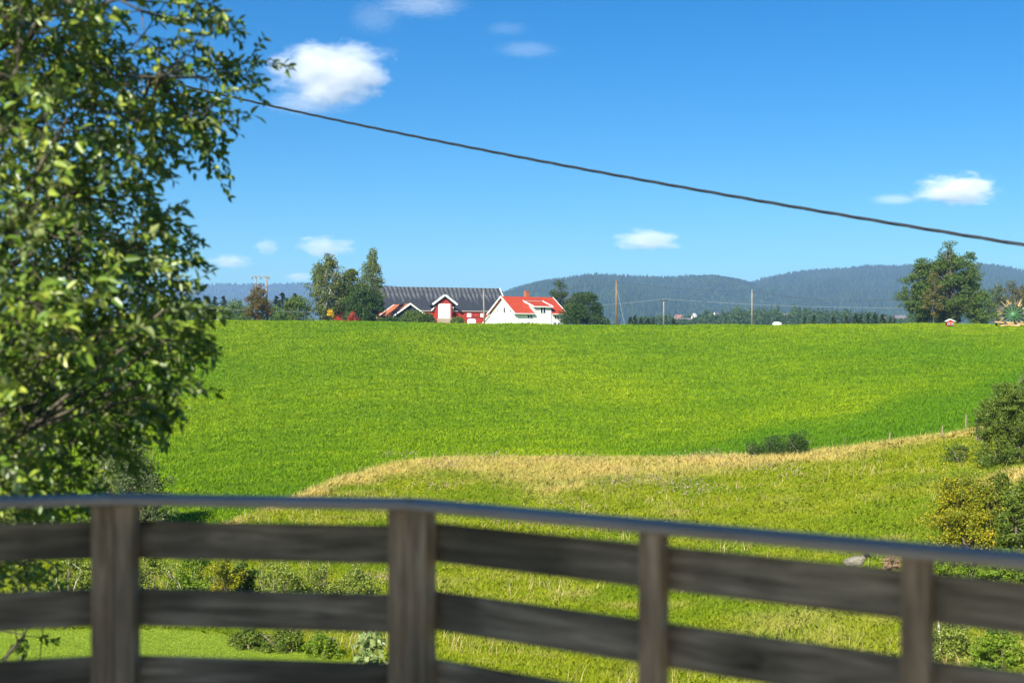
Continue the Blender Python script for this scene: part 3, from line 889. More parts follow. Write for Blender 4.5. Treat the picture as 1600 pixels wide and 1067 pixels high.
for k_, (px, top, wpx, lab) in enumerate([(606, 497, 34, 'low clipped hedge bush below the tiled shed roof'), (648, 485, 34, 'tall rambling bush hiding the dark gable of the shed'), (668, 491, 24, 'bush between the shed and the barn ramp'), (715, 495, 20, 'small bush to the right of the barn ramp')]):
    tree_px('garden_bush', lab, 'bush', px, top, 274 if k_ != 3 else 300, wpx, [l_dark, l_mid, l_dark, l_mid][k_], m_bark, prof='dome', lo=0.0, clumps=40, per=80, leaf=0.24, cr=0.17, trunk=0.06, stems=4, seed=20 + k_)
tree_px('round_bush', 'big dense round dark green bush right of the farmhouse', 'bush', 911, 457, 279, 62, l_dark, m_bark, prof='dome', lo=0.0, clumps=160, per=95, leaf=0.28, cr=0.11, trunk=0.16, stems=4, seed=30, edge=0.35)
tree_px('pine_tree', 'dark spreading pine behind the red roof', 'pine', 874, 437, 318, 34, l_pine, m_bark, prof='oval', lo=0.18, clumps=46, per=75, leaf=0.36, cr=0.19, trunk=0.2, seed=31, flat=0.55)
# right-hand clump
tree_px('aspen_tree', 'tallest broad aspen of the right-hand clump', 'aspen', 1484, 386, 268, 74, l_poplar, m_bark, prof='oval', lo=0.03, rag=0.8, clumps=230, per=110, leaf=0.36, cr=0.105, trunk=0.34, seed=33, stems=2, edge=0.42)
tree_px('aspen_tree', 'lower rounded aspen at the left edge of the right-hand clump', 'aspen', 1440, 409, 270, 54, l_poplar, m_bark, prof='oval', lo=0.03, rag=0.8, clumps=150, per=110, leaf=0.34, cr=0.125, trunk=0.26, seed=34)
tree_px('aspen_tree', 'open pale-stemmed aspen at the right edge of the clump', 'aspen', 1519, 390, 272, 40, l_poplar, m_birchbark, prof='column', lo=0.10, clumps=70, per=58, leaf=0.34, cr=0.13, trunk=0.2, seed=35, droop=0.02)
tree_px('ochre_tree', 'slender ochre-tinged tree in front of the tall aspen', 'tree', 1458, 418, 262, 26, l_ochre, m_bark, prof='oval', lo=0.15, clumps=40, per=60, leaf=0.3, cr=0.17, trunk=0.14, seed=36, droop=0.05)
tree_px('small_tree', 'low dark tree with brownish top right of the aspen clump', 'tree', 1532, 448, 266, 44, l_mid, m_bark, prof='oval', lo=0.02, clumps=70, per=75, leaf=0.3, cr=0.15, trunk=0.16, seed=37)
tree_px('small_tree', 'thin grey-green tree near the right edge of the view', 'tree', 1556, 441, 286, 40, l_greywillow, m_bark, prof='oval', lo=0.08, clumps=60, per=60, leaf=0.32, cr=0.15, trunk=0.16, seed=38)
tree_px('small_tree', 'brownish tree at the right edge behind the hay rake', 'tree', 1588, 436, 285, 50, leafy('brown_green_leaves', (0.07, 0.085, 0.03), (0.14, 0.13, 0.05), (0.22, 0.18, 0.08), scale=0.3), m_bark, prof='oval', lo=0.08, clumps=70, per=70, leaf=0.32, cr=0.14, trunk=0.18, seed=39)
tree_px('small_tree', 'green tree just beyond the right edge of the view', 'tree', 1632, 432, 280, 52, l_mid, m_bark, prof='oval', lo=0.05, clumps=70, per=70, leaf=0.32, cr=0.14, trunk=0.18, seed=40)

# left tree line: individuals copied from a few builds
lt = []
lt.append(make_conifer('spruce_tree', 'dark spruce', at(440, 400), 400, 11.5, 7.2, l_spruce, 50, 'spruces of the left tree line', leaf=0.6))
lt.append(make_tree('wood_tree', 'wood tree', 'tree', at(455, 380), 380, 7.5, 7.5, l_mid, m_bark, prof='oval', lo=0.0, clumps=45, per=60, leaf=0.45, cr=0.19, trunk=0.15, seed=51, group='broadleaf trees of the left tree line'))
LT = [  # kind, px, top, D, label
 (0, 441, 458, 400, 'tallest spruce right of the double power pole'),
 (0, 432, 463, 402, 'spruce close behind the double power pole'),
 (0, 449, 466, 396, 'short spruce right of the tallest left-hand spruce'),
 (0, 461, 459, 404, 'spruce standing alone above the olive bush'),
 (0, 336, 464, 410, 'left spruce of the pair above the white post'),
 (0, 349, 463, 412, 'right spruce of the pair above the white post'),
 (0, 374, 470, 405, 'small spruce left of the russet tree'),
 (0, 311, 465, 415, 'spruce just right of the near willow leaves'),
 (1, 366, 468, 380, 'pale olive tree left of the russet tree'),
 (1, 352, 480, 372, 'low tree behind the white post'),
 (1, 327, 474, 384, 'round tree left of the white post'),
 (1, 384, 476, 378, 'olive tree touching the russet tree'),
 (1, 426, 476, 370, 'low olive tree at the foot of the double power pole'),
 (1, 444, 481, 366, 'low tree below the left-hand spruces'),
 (1, 304, 470, 380, 'tree line tree partly behind the willow leaves'),
 (1, 280, 468, 382, 'tree line tree mostly hidden behind the willow leaves'),
 (0, 262, 462, 400, 'spruce showing through the near willow foliage'),
 (1, 240, 470, 390, 'broad tree showing through the near willow foliage'),
]
first = [True, True]
for kd, px, top, D, lab in LT:
    X = at(px, D)
    hh = zat(top, D) - gz(X, D)
    base_h = (11.5, 7.5)[kd]
    o = lt[kd] if first[kd] else copy_tree(lt[kd], (0, 0, 0))
    first[kd] = False
    o.location = (X, D, gz(X, D))
    s = hh / base_h
    ws = s * random.Random(px).uniform(0.85, 1.15) if kd else max(s, 0.75)
    o.scale = (ws, ws, s)
    o.rotation_euler = (0, 0, px * 1.7)
    o['label'] = lab
# small spruces along the crest on the right
sp = make_conifer('spruce_tree', 'small spruce', at(1330, 300), 300, 4.0, 2.6, l_spruce, 60, 'small spruces along the crest', leaf=0.34, per=30)
SP = [(1258,494,'leftmost small spruce on the right-hand crest'),(1272,493,'second small spruce on the right-hand crest'),(1302,495,'lone small spruce in the gap of the spruce row'),(1322,492,'small spruce starting the close spruce row'),
      (1337,491,'spruce in the close row on the crest'),(1345,492,'short spruce within the close row on the crest'),(1357,489,'tallest spruce of the close row on the crest'),(1367,490,'dense spruce next to the tallest of the row'),
      (1379,491,'last spruce of the close row on the crest'),(1391,497,'tiny spruce left of the red far barn'),(1398,497,'tiny spruce in front of the red far barn'),
      (985,495,'small spruce right of the brown power pole'),(992,493,'small spruce right of the stay wire'),(1001,497,'low spruce between the two left poles'),(1012,497,'low spruce nearest the grey cross-arm pole'),(1021,496,'low spruce left of the grey cross-arm pole'),(1053,497,'tiny lone spruce right of the grey pole'),(950,498,'tiny spruce between round bush and brown pole')]
for i, (px, top, lab) in enumerate(SP):
    D = 300 + (i % 5) * 4
    X = at(px, D)
    o = sp if i == 0 else copy_tree(sp, (0, 0, 0))
    h_ = max(zat(top, D) - gz(X, D), 1.5)
    s = h_ / 4.0
    o.location = (X, D, gz(X, D)); o.rotation_euler = (0, 0, i * 1.3)
    ws = s * (1.0 + 0.35 * ((i * 7) % 3) / 2); o.scale = (ws, ws, s)
    o['label'] = lab

l_bank = leafy('bank_leaves', (0.060, 0.110, 0.012), (0.14, 0.195, 0.022), (0.28, 0.31, 0.05), scale=0.5, trans=0.35)
# scrub on the bank and in the gully
def bush_px(name, label, px, base, top, wpx, mat, seed, barkm=None, Y=None, **kw):
    X, Yc = cast(px, base)
    if Y: X, Yc = at(px, Y), Y
    d = dict(rag=1.0, prof='dome', lo=0.0, clumps=70, per=90, leaf=0.09, cr=0.13, trunk=0.035, stems=5, seed=seed)
    d.update(kw)
    return make_tree(name, label, d.pop('cat', 'bush'), X, Yc, (base - top) / F * Yc * 1.02, wpx / F * Yc, mat, barkm or m_twig, **d)
GB = 'dark bushes on the bank edge'
bush_px('bank_bush', 'left low part of the dark bush row on the bank edge', 1180, 716, 691, 46, l_dark, 70, group=GB, cr=0.19, clumps=34, prof='vase')
bush_px('bank_bush', 'middle dark bush of the row on the bank edge', 1213, 715, 687, 54, l_dark, 71, group=GB, clumps=40, cr=0.18, prof='vase')
bush_px('bank_bush', 'tallest dark bush at the right of the bank edge row', 1247, 713, 681, 48, l_dark, 72, group=GB, clumps=44, cr=0.18, prof='vase')
bush_px('tall_bush', 'big dark green bush standing on the right-hand bank', 1566, 727, 614, 88, l_bank, 74, clumps=210, per=100, leaf=0.10, cr=0.10, edge=0.4)
bush_px('tall_bush', 'taller green bush at the right edge behind the bank bush', 1612, 722, 590, 100, l_bank, 75, clumps=210, per=100, leaf=0.10, cr=0.10, edge=0.4)
bush_px('tall_bush', 'thin upright shoots at the left side of the big bank bush', 1531, 690, 642, 18, l_bank, 76, clumps=16, per=50, leaf=0.09, prof='column')
bush_px('low_bush', 'sprawling low bush left of the big bank bush', 1496, 722, 694, 46, l_bank, 77, clumps=40, per=60)
bush_px('golden_bush', 'yellow-leaved bush low on the right-hand bank', 1510, 868, 752, 140, l_goldbush, 78, clumps=200, per=100, leaf=0.085, cr=0.10, edge=0.4)
bush_px('golden_bush', 'upright green bush with yellow tips behind the yellow bush', 1562, 850, 752, 100, leafy('tipped_leaves', (0.06, 0.11, 0.012), (0.16, 0.21, 0.02), (0.42, 0.40, 0.03), scale=0.5, trans=0.35), 79, clumps=150, per=100, leaf=0.085, cr=0.11, prof='oval', edge=0.4)
bush_px('golden_bush', 'dark leafy bush at the right edge beside the yellow bush', 1594, 862, 762, 70, l_bank, 80, clumps=100, per=85, leaf=0.085, cr=0.11, edge=0.4)
HD = 'hedge bushes under the handrail'
for k_, (px, lab) in enumerate([(1478, 'left bush of the low hedge seen under the handrail'), (1524, 'middle bush of the low hedge seen under the handrail'), (1572, 'hedge bush at the right edge under the handrail'), (1620, 'hedge bush just beyond the right edge')]):
    bush_px('hedge_bush', lab, px, 912, 862 + (k_ % 2) * 3, 62, l_bright if k_ != 3 else l_mid, 82 + k_, group=HD, leaf=0.07, clumps=70)
bush_px('nettle_clump', 'pale nettle-like plants around the leaning stake', 1485, 1032, 968, 100, l_scrub, 86, leaf=0.06, clumps=110, per=80, cr=0.1, trunk=0.012, cat='plants')
bush_px('nettle_clump', 'bright weedy clump right of the leaning stake', 1560, 1046, 985, 90, l_bright, 87, leaf=0.06, clumps=90, per=80, cr=0.1, trunk=0.012, cat='plants')
SC = 'scrub willows in the gully'
for k_, (px, base, top, wpx, mt, lab) in enumerate([
  (112, 940, 868, 90, l_scrub, 'scrub willow with bare pale twigs left of the left corner post'),
  (40, 915, 888, 36, l_mid, 'small dark shrub in the straw-coloured grass at far left'),
  (176, 940, 870, 80, l_scrub, 'scrub willow behind the left corner post'),
  (238, 942, 868, 92, l_scrub, 'pale scrub willow right of the left corner post'),
  (300, 942, 866, 90, l_bright, 'scrub willow with a bare arching branch'),
  (352, 947, 878, 70, l_goldbush, 'scrub willow with yellowing leaves'),
  (384, 943, 872, 50, l_mid, 'dark scrub bush right of the yellowing one'),
  (432, 948, 880, 96, l_scrub, 'pale bushy scrub in the middle of the left panel gap'),
  (494, 949, 884, 90, l_scrub, 'pale feathery scrub near the middle corner post'),
  (556, 949, 892, 80, l_scrub, 'last pale scrub before the middle corner post')]):
    o = bush_px('scrub_willow', lab, px, base, top, wpx, mt, 90 + k_, group=SC, leaf=0.085, clumps=60, per=70, cr=0.13)
    if k_ in (0, 4):
        b = MB(); r_ = random.Random(k_)
        H_ = (base - top) / F * o.location.y
        for q in range(2):
            a0 = r_.uniform(-0.6, 0.6)
            b.tube([(a0 * 0.3, -0.5, 0.1), (a0, -0.75, H_ * 0.5), (a0 + r_.uniform(-.5, .5), -0.8, H_ * 0.75), (a0 + r_.uniform(-.9, .9), -0.7, H_ * 0.9)], [0.02, 0.017, 0.012, 0.006], 5)
        b.build('bare_branch', m_palewood, o, smooth=True)
for k_, (px, base, top, wpx, mt, lab) in enumerate([(388, 1012, 988, 70, l_bank, 'low dark shrub at the edge of the mown lawn'), (446, 1018, 988, 74, l_bank, 'second low shrub along the lawn edge'), (502, 1026, 994, 60, l_bright, 'light green shrub along the lawn edge')]):
    bush_px('lawn_edge_shrub', lab, px, base, top, wpx, mt, 110 + k_, leaf=0.06, clumps=60, per=80, group='low shrubs along the lawn edge')
bush_px('broadleaf_plant', 'pale broad-leaved plant beside the middle corner post', 578, 1048, 990, 62, leafy('broad_pale_leaves', (0.15, 0.22, 0.06), (0.30, 0.36, 0.13), (0.50, 0.52, 0.28), trans=0.3), 115, leaf=0.20, clumps=30, per=14, cr=0.22, trunk=0.015, cat='plant')
bush_px('willow_shrub', 'grey-green willow shrub rising behind the handrail at left', 195, 835, 688, 130, l_greywillow, 118, clumps=150, per=110, leaf=0.12, cr=0.12, edge=0.45, trunk=0.07, cat='shrub')
bush_px('willow_shrub', 'smaller willow shrub right of the grey-green one', 240, 836, 752, 60, l_greywillow, 119, clumps=60, per=90, leaf=0.11, cr=0.14, trunk=0.04, cat='shrub')
#END_PART2
# ------------------------------------------------------------------ farm buildings
m_white = surf('white_paint', (0.74, 0.73, 0.69), (0.82, 0.81, 0.78), scale=1.5, rough=0.6, spec=0.3)
m_trim = surf('white_trim', (0.76, 0.76, 0.74), (0.83, 0.83, 0.81), scale=2, rough=0.5)
m_pane = surf('window_glass', (0.012, 0.014, 0.018), (0.03, 0.035, 0.04), scale=2, rough=0.08, spec=0.6)
m_redroof = surf('red_roof_tiles', (0.33, 0.040, 0.018), (0.43, 0.062, 0.027), scale=1.4, rough=0.7, spec=0.2, stretch=(1, 1, 2))
m_orangeroof = surf('old_orange_tiles', (0.30, 0.085, 0.035), (0.48, 0.17, 0.085), scale=1.8, rough=0.85, spec=0.1)
m_brick = surf('chimney_brick', (0.30, 0.09, 0.045), (0.42, 0.15, 0.08), scale=3, rough=0.9)
m_redwall = surf('barn_red_boards', (0.30, 0.028, 0.018), (0.42, 0.045, 0.026), scale=1.2, rough=0.8, spec=0.15, stretch=(3, 3, 0.4))
m_darkboard = surf('dark_boards', (0.020, 0.024, 0.028), (0.045, 0.05, 0.055), scale=1.5, rough=0.8, stretch=(3, 3, 0.4))
m_earth = surf('ramp_gravel', (0.22, 0.17, 0.11), (0.36, 0.29, 0.20), scale=2, rough=0.95, bmp=0.5)
m_concrete = surf('pale_concrete', (0.42, 0.40, 0.36), (0.58, 0.56, 0.51), scale=3, rough=0.9)

# weathered slate: pale bleached strips run down from the ridge between dark courses
m_slate, nt, out = nmat('barn_slate')
tc = nt.nodes.new('ShaderNodeTexCoord'); sx = nt.nodes.new('ShaderNodeSeparateXYZ')
nt.links.new(tc.outputs['Object'], sx.inputs[0])
n1 = noise(nt, 0.35, 4, 0.6); n2 = noise(nt, 2.2, 4, 0.7)
xs = math_(nt, 'ADD', sx.outputs['X'], math_(nt, 'MULTIPLY', n1, 1.6))
st_ = math_(nt, 'SINE', math_(nt, 'MULTIPLY', xs, 2 * math.pi / 1.18))
fin = nt.nodes.new('ShaderNodeTexNoise'); fin.noise_dimensions = '1D'; fin.inputs['Scale'].default_value = 0.55; fin.inputs['Detail'].default_value = 3
nt.links.new(sx.outputs['X'], fin.inputs['W'])
reach = math_(nt, 'ADD', math_(nt, 'MULTIPLY', fin.outputs['Fac'], 6.0), 0.2)      # how far down each strip runs
ztop = math_(nt, 'SUBTRACT', sx.outputs['Z'], math_(nt, 'SUBTRACT', 12.4, reach))
band = math_(nt, 'MULTIPLY', math_(nt, 'ADD', math_(nt, 'MULTIPLY', st_, 1.6), 0.75, True), math_(nt, 'MULTIPLY', ztop, 1.3, True))
brk = math_(nt, 'SUBTRACT', 1.0, math_(nt, 'MULTIPLY', math_(nt, 'COMPARE', math_(nt, 'FRACT', math_(nt, 'MULTIPLY', sx.outputs['Z'], 0.55)), 0.06), 0.35))
band = math_(nt, 'MULTIPLY', band, math_(nt, 'ADD', math_(nt, 'MULTIPLY', n2, 1.2), 0.25, True))
band = math_(nt, 'MULTIPLY', band, brk)
cs = mix(nt, band, ramp(nt, n2, [(0.3, (0.022, 0.026, 0.032)), (0.7, (0.040, 0.046, 0.055))]), (0.115, 0.12, 0.124))
p = nt.nodes.new('ShaderNodeBsdfPrincipled'); p.inputs['Roughness'].default_value = 0.65
p.inputs['Specular IOR Level'].default_value = 0.2
nt.links.new(cs, p.inputs['Base Color']); nt.links.new(p.outputs[0], out.inputs[0])

def window(parent, c, wv, hv, rz=0.0, frame=0.09, bars=1, depth=0.10, name='window'):
    """frame with a pane child, in the wall plane whose outward side is local -y after rz"""
    fr = MB(); hw, hh = wv / 2, hv / 2
    fr.box((-hw + frame/2, 0, 0), (frame, depth, hv)); fr.box((hw - frame/2, 0, 0), (frame, depth, hv))
    fr.box((0, 0, hh - frame/2), (wv - 2*frame, depth, frame)); fr.box((0, 0, -hh + frame/2), (wv - 2*frame, depth, frame))
    for i in range(bars):
        fr.box((-hw + wv * (i + 1) / (bars + 1), 0, 0), (frame * 0.8, depth * 0.9, hv - 2*frame))
    o = fr.build(name, m_trim, parent)
    o.location = c; o.rotation_euler = (0, 0, rz)
    MB().box((0, depth * 0.12, 0), (wv - frame, 0.03, hv - frame)).build('pane', m_pane, o)
    return o

# white farmhouse ---------------------------------------------------------------
A35 = R(35)
Dh = 285.0
EAVE, RIDGE, BASE = 6.50, 9.95, 1.6
gx0 = at(786, Dh)
HL, HW = 13.2, 9.8
hc = (gx0 + HL / 2 * math.cos(A35), Dh + HL / 2 * math.sin(A35), BASE)
house = empty('farmhouse', hc, A35, 'white wooden farmhouse with bright red tiled roof and wide dormer', 'house')
e, rdg = EAVE - BASE, RIDGE - BASE
x0, x1, y0, y1 = -HL / 2, HL / 2, -HW / 2, HW / 2
MB().prism([(y0, 0), (y1, 0), (y1, e), (0, rdg - 0.12), (y0, e)], 'x', x0, x1).build('wall', m_white, house)
OV, OG = 0.55, 0.6
sl = (rdg - e) / (HW / 2)
rf = MB()
ye, ze = HW / 2 + OV, e - OV * sl
rf.slab([(x1 + OG, 0, rdg + 0.12), (x1 + OG, ye, ze + 0.12), (x0 - OG, ye, ze + 0.12), (x0 - OG, 0, rdg + 0.12)], 0.14)
DX0, DX1 = -1.75, 3.05                     # the front slope is cut where the dormer stands
YT = -HW / 2 + (9.05 - EAVE) / sl + 0.2
zyt = rdg + YT * sl
rf.slab([(x0 - OG, 0, rdg + 0.12), (x0 - OG, YT, zyt + 0.12), (x1 + OG, YT, zyt + 0.12), (x1 + OG, 0, rdg + 0.12)], 0.14)
for xa, xb in ((x0 - OG, DX0), (DX1, x1 + OG)):
    rf.slab([(xa, YT, zyt + 0.12), (xa, -ye, ze + 0.12), (xb, -ye, ze + 0.12), (xb, YT, zyt + 0.12)], 0.14)
roof = rf.build('roof', m_redroof, house)
for xe in (x0 - OG - 0.06, x1 + OG + 0.06):
    vb = MB()
    for s in (-1, 1):
        ye, ze = s * (HW / 2 + OV), e - OV * sl
        vb.add([(xe - .06, 0, rdg + .2), (xe + .06, 0, rdg + .2), (xe + .06, ye, ze + .2), (xe - .06, ye, ze + .2),
                (xe - .06, 0, rdg - .2), (xe + .06, 0, rdg - .2), (xe + .06, ye, ze - .2), (xe - .06, ye, ze - .2)],
               [(0,1,2,3),(7,6,5,4),(0,4,5,1),(1,5,6,2),(2,6,7,3),(3,7,4,0)])
    vb.build('bargeboard', m_trim, house)
for xa, xb, sy in ((x0 - OG, x1 + OG, 1), (x0 - OG, DX0 - .02, -1), (DX1 + .02, x1 + OG, -1)):
    MB().box(((xa + xb) / 2, sy * (HW / 2 + OV + 0.05), e - OV * sl), (xb - xa, 0.10, 0.18)).build('fascia', m_trim, house)
ch = MB().box((0.1, 0.35, rdg + 0.55), (0.95, 0.8, 1.7)).box((0.1, 0.35, rdg + 1.40), (1.06, 0.92, 0.14)).build('chimney', m_brick, roof)
# wide dormer rising out of the front wall
dx0, dx1 = -1.75, 3.05
dzt, dzb = 7.75 - BASE, e - 0.6
yd = y0 - 0.12
ytop = -HW / 2 + (9.05 - EAVE) / sl + 0.2
zt_r = 9.1 - BASE
dorm = MB().prism([(yd, dzb - 2.5), (ytop, dzb), (ytop, zt_r - 0.25), (yd, dzt)], 'x', dx0, dx1).build('dormer', m_white, house)
MB().slab([(dx0 - 0.25, ytop, zt_r + 0.02), (dx0 - 0.25, yd - 0.35, dzt + 0.02), (dx1 + 0.25, yd - 0.35, dzt + 0.02), (dx1 + 0.25, ytop, zt_r + 0.02)], 0.12).build('dormer_roof', m_redroof, dorm)
MB().box(((dx0 + dx1) / 2, yd - 0.40, dzt - 0.05), (dx1 - dx0 + 0.6, 0.09, 0.24)).build('bargeboard', m_trim, dorm)
for xe in (dx0 - 0.30, dx1 + 0.30):
    MB().slab([(xe - .07, ytop - 0.1, zt_r + .16), (xe - .07, yd - 0.34, dzt + .14), (xe + .07, yd - 0.34, dzt + .14), (xe + .07, ytop - 0.1, zt_r + .16)], 0.30).build('bargeboard', m_trim, dorm)
for xw in (0.35, 1.10):
    window(dorm, (xw, yd - 0.02, 6.95 - BASE), 0.66, 1.35, bars=0, frame=.06)
for xw, zw, ww, wh in ((-3.2, 5.45, 0.60, 0.72), (-2.45, 5.45, 0.60, 0.72), (4.25, 5.45, 0.60, 0.72), (5.0, 5.45, 0.60, 0.72), (-3.1, 3.7, 1.0, 1.2), (-1.9, 3.7, 1.0, 1.2), (4.1, 3.7, 1.0, 1.2), (5.3, 3.7, 1.0, 1.2)):
    window(house, (xw, y0 - 0.02, zw - BASE), ww, wh, bars=1 if wh > 1 else 0, frame=.06)
for yw, zw, ww, wh in ((-0.55, 6.95, 0.85, 1.35), (-2.9, 6.7, 0.5, 1.0), (2.1, 6.9, 0.5, 1.0), (-3.2, 3.7, 0.8, 1.2), (-2.2, 3.7, 0.8, 1.2), (-1.2, 3.7, 0.8, 1.2), (1.4, 3.7, 0.6, 1.2), (2.9, 3.7, 0.6, 1.2), (-3.7, 5.2, 0.30, 0.7)):
    window(house, (x0 - 0.02, yw, zw - BASE), ww, wh, rz=R(-90), bars=0)
# lean-to on the far long side, seen beyond the gable
MB().prism([(y1, 0), (y1 + 2.4, 0), (y1 + 2.4, 2.55), (y1, 4.15)], 'x', x0 + 0.05, x0 + 5).build('annex', m_white, house)
MB().slab([(x0 - 0.35, y1 - 0.05, 4.45), (x0 + 5.2, y1 - 0.05, 4.45), (x0 + 5.2, y1 + 2.8, 2.50), (x0 - 0.35, y1 + 2.8, 2.50)], -0.20).build('annex_roof', m_trim, house)
MB().tube([(x0 + 0.4, y0 - 0.08, 0.1), (x0 + 0.4, y0 - 0.08, e - 0.6), (x0 + 0.4, y0 - OV, e - 0.35)], 0.06, 6).build('downpipe', m_trim, house)

# long red barn ---------------------------------------------------------------
A25 = R(22)
BR = np.array([at(780, 345), 345.0])
BL, BHW = 44.0, 7.0
bz = 1.6
bc = (BR[0] - BL / 2 * math.cos(A25), BR[1] - BL / 2 * math.sin(A25), bz)
barn = empty('barn', bc, A25, 'long red wooden barn under a huge dark slate roof with pale streaks', 'barn')
be, brd = 8.15 - bz, 14.3 - bz
bx0, bx1 = -BL / 2, BL / 2
MB().prism([(-BHW + 0.05, 0), (BHW - 0.05, 0), (BHW - 0.05, be - .1), (0, brd - 0.4), (-BHW + 0.05, be - .1)], 'x', bx0 + 0.3, bx1 - 0.5).build('wall', m_redwall, barn)
rf = MB()
for s in (-1, 1):
    q = [(bx0, 0, brd), (bx0, s * (BHW + 0.22), be - 0.2), (bx1, s * (BHW + 0.22), be - 0.2), (bx1, 0, brd)]
    if s > 0: q = q[::-1]
    rf.slab(q, 0.2)
broof = rf.build('roof', m_slate, barn)
vb = MB().prism([(-(BHW + .45), be - .60), (-(BHW + .45), be - .12), (0, brd + .10), (BHW + .45, be - .12), (BHW + .45, be - .60), (0, brd - .42)], 'x', bx1 + .02, bx1 + .20)
vb.build('bargeboard', m_trim, barn)
MB().tube([(bx0 + .2, -BHW - 0.30, be - 0.28), (bx1 - .2, -BHW - 0.30, be - 0.28)], 0.08, 6).build('gutter', m_concrete, barn)
def barn_x(px):
    """local x on the barn's front wall for a photo column"""
    n = np.array([math.sin(A25), -math.cos(A25)]) * BHW
    lo_, hi_ = bx0, bx1
    for _ in range(40):
        m_ = (lo_ + hi_) / 2
        wx = bc[0] + m_ * math.cos(A25) + n[0]; wy = bc[1] + m_ * math.sin(A25) + n[1]
        if 800 + F * wx / wy < px: lo_ = m_
        else: hi_ = m_
    return lo_
for px in (733, 754):
    window(barn, (barn_x(px), -BHW + 0.01, 6.85 - bz), 1.15, 1.0, frame=0.44, bars=0)
window(barn, (barn_x(586), -BHW + 0.01, 6.2 - bz), 1.0, 1.1, frame=0.22, bars=0)
MB().box((barn_x(743), -BHW + 0.01, 6.35 - bz), (4.2, 0.08, 0.16)).build('ledge', m_darkboard, barn)
# gabled bridge entrance
ex = barn_x(691)
ent = MB().prism([(ex - 2.15, 0), (ex + 2.15, 0), (ex + 2.15, 9.6 - bz), (ex, 11.25 - bz), (ex - 2.15, 9.6 - bz)], 'y', -BHW - 1.6, -BHW + 3.5).build('entrance_gable', m_redwall, barn)
er = MB()
for s in (-1, 1):
    q = [(ex, -BHW - 2.1, 11.5 - bz), (ex + s * 3.15, -BHW - 2.1, 9.15 - bz), (ex + s * 3.15, -BHW + 4.2, 9.15 - bz), (ex, -BHW + 4.2, 11.5 - bz)]
    if s < 0: q = q[::-1]
    er.slab(q, -0.16)
er.build('entrance_roof', m_slate, ent)
eb = MB()
for s in (-1, 1):
    eb.slab([(ex, -BHW - 2.12, 11.72 - bz), (ex + s * 3.25, -BHW - 2.12, 9.32 - bz), (ex + s * 3.25, -BHW - 2.3, 9.32 - bz), (ex, -BHW - 2.3, 11.72 - bz)], 0.45 * s)
eb.build('bargeboard', m_trim, ent)
door = MB()
for i in range(8):
    door.box((ex - 1.58 + 0.4 * i + 0.2 - 0.02, -BHW - 1.66, 7.85 - bz), (0.385, 0.08, 3.7))
door.box((ex, -BHW - 1.63, 7.85 - bz), (3.3, 0.03, 3.72)).build('barn_door', m_white, ent)
for s in (-1, 1):
    MB().slab([(ex + s * 2.25, -BHW - 1.7, 8.9 - bz), (ex + s * 2.45, -BHW - 1.7, 8.9 - bz), (ex + s * 3.1, -BHW - 0.5, 7.9 - bz), (ex + s * 2.9, -BHW - 0.5, 7.9 - bz)], 0.3).build('side_board', m_trim, ent)
MB().prism([(-BHW - 1.7, 0), (-BHW - 1.7, 6.0 - bz), (-BHW - 12, 3.3 - bz), (-BHW - 13, 0)], 'x', ex - 2.0, ex + 3.6).build('ramp', m_earth, barn)

# small shed with the old orange roof ------------------------------------------
As = R(-67)     # ridge runs away from us to the left
Ds = 290.0
sz = 1.6
b_ = R(23)
gN = np.array([math.sin(b_), -math.cos(b_)])        # outward normal of the dark gable
SW, SL = 7.6, 12.0
gpos = np.array([at(641, Ds), Ds])
rid_dir = -gN
scn = gpos + rid_dir * SL / 2
ang = math.atan2(rid_dir[1], rid_dir[0])
shed = empty('tiled_shed', (scn[0], scn[1], sz), ang, 'small outbuilding with faded orange tiled roof and white edges', 'shed')
srd, se = zat(474, Ds) - sz, zat(492, Ds) - sz
# local x runs along the ridge away from us; the gable we see is at x = -SL/2
MB().prism([(-SW/2 + .3, 0), (SW/2 - .3, 0), (SW/2 - .3, se), (0, srd - .25), (-SW/2 + .3, se)], 'x', -SL/2 + 0.35, SL/2 - .3).build('wall', m_darkboard, shed)
rf = MB()
for s in (-1, 1):
    q = [(-SL/2, 0, srd), (-SL/2, s * (SW/2 + .2), se - .25), (SL/2, s * (SW/2 + .2), se - .25), (SL/2, 0, srd)]
    if s > 0: q = q[::-1]
    rf.slab(q, 0.14)
rf.build('roof', m_orangeroof, shed)
for xe in (-SL/2 - 0.12, SL/2 + 0.12):
    vb = MB()
    for s in (-1, 1):
        ye, ze = s * (SW/2 + .25), se - .22
        vb.add([(xe - .1, 0, srd + .10), (xe + .1, 0, srd + .10), (xe + .1, ye, ze + .10), (xe - .1, ye, ze + .10),
                (xe - .1, 0, srd - .26), (xe + .1, 0, srd - .26), (xe + .1, ye, ze - .26), (xe - .1, ye, ze - .26)],
               [(0,1,2,3),(7,6,5,4),(0,4,5,1),(1,5,6,2),(2,6,7,3),(3,7,4,0)])
    vb.build('bargeboard', m_trim, shed)
window(shed, (-SL/2 + 0.33, -0.6, se + 0.35), 1.0, 0.6, rz=R(-90), frame=0.2, bars=0)

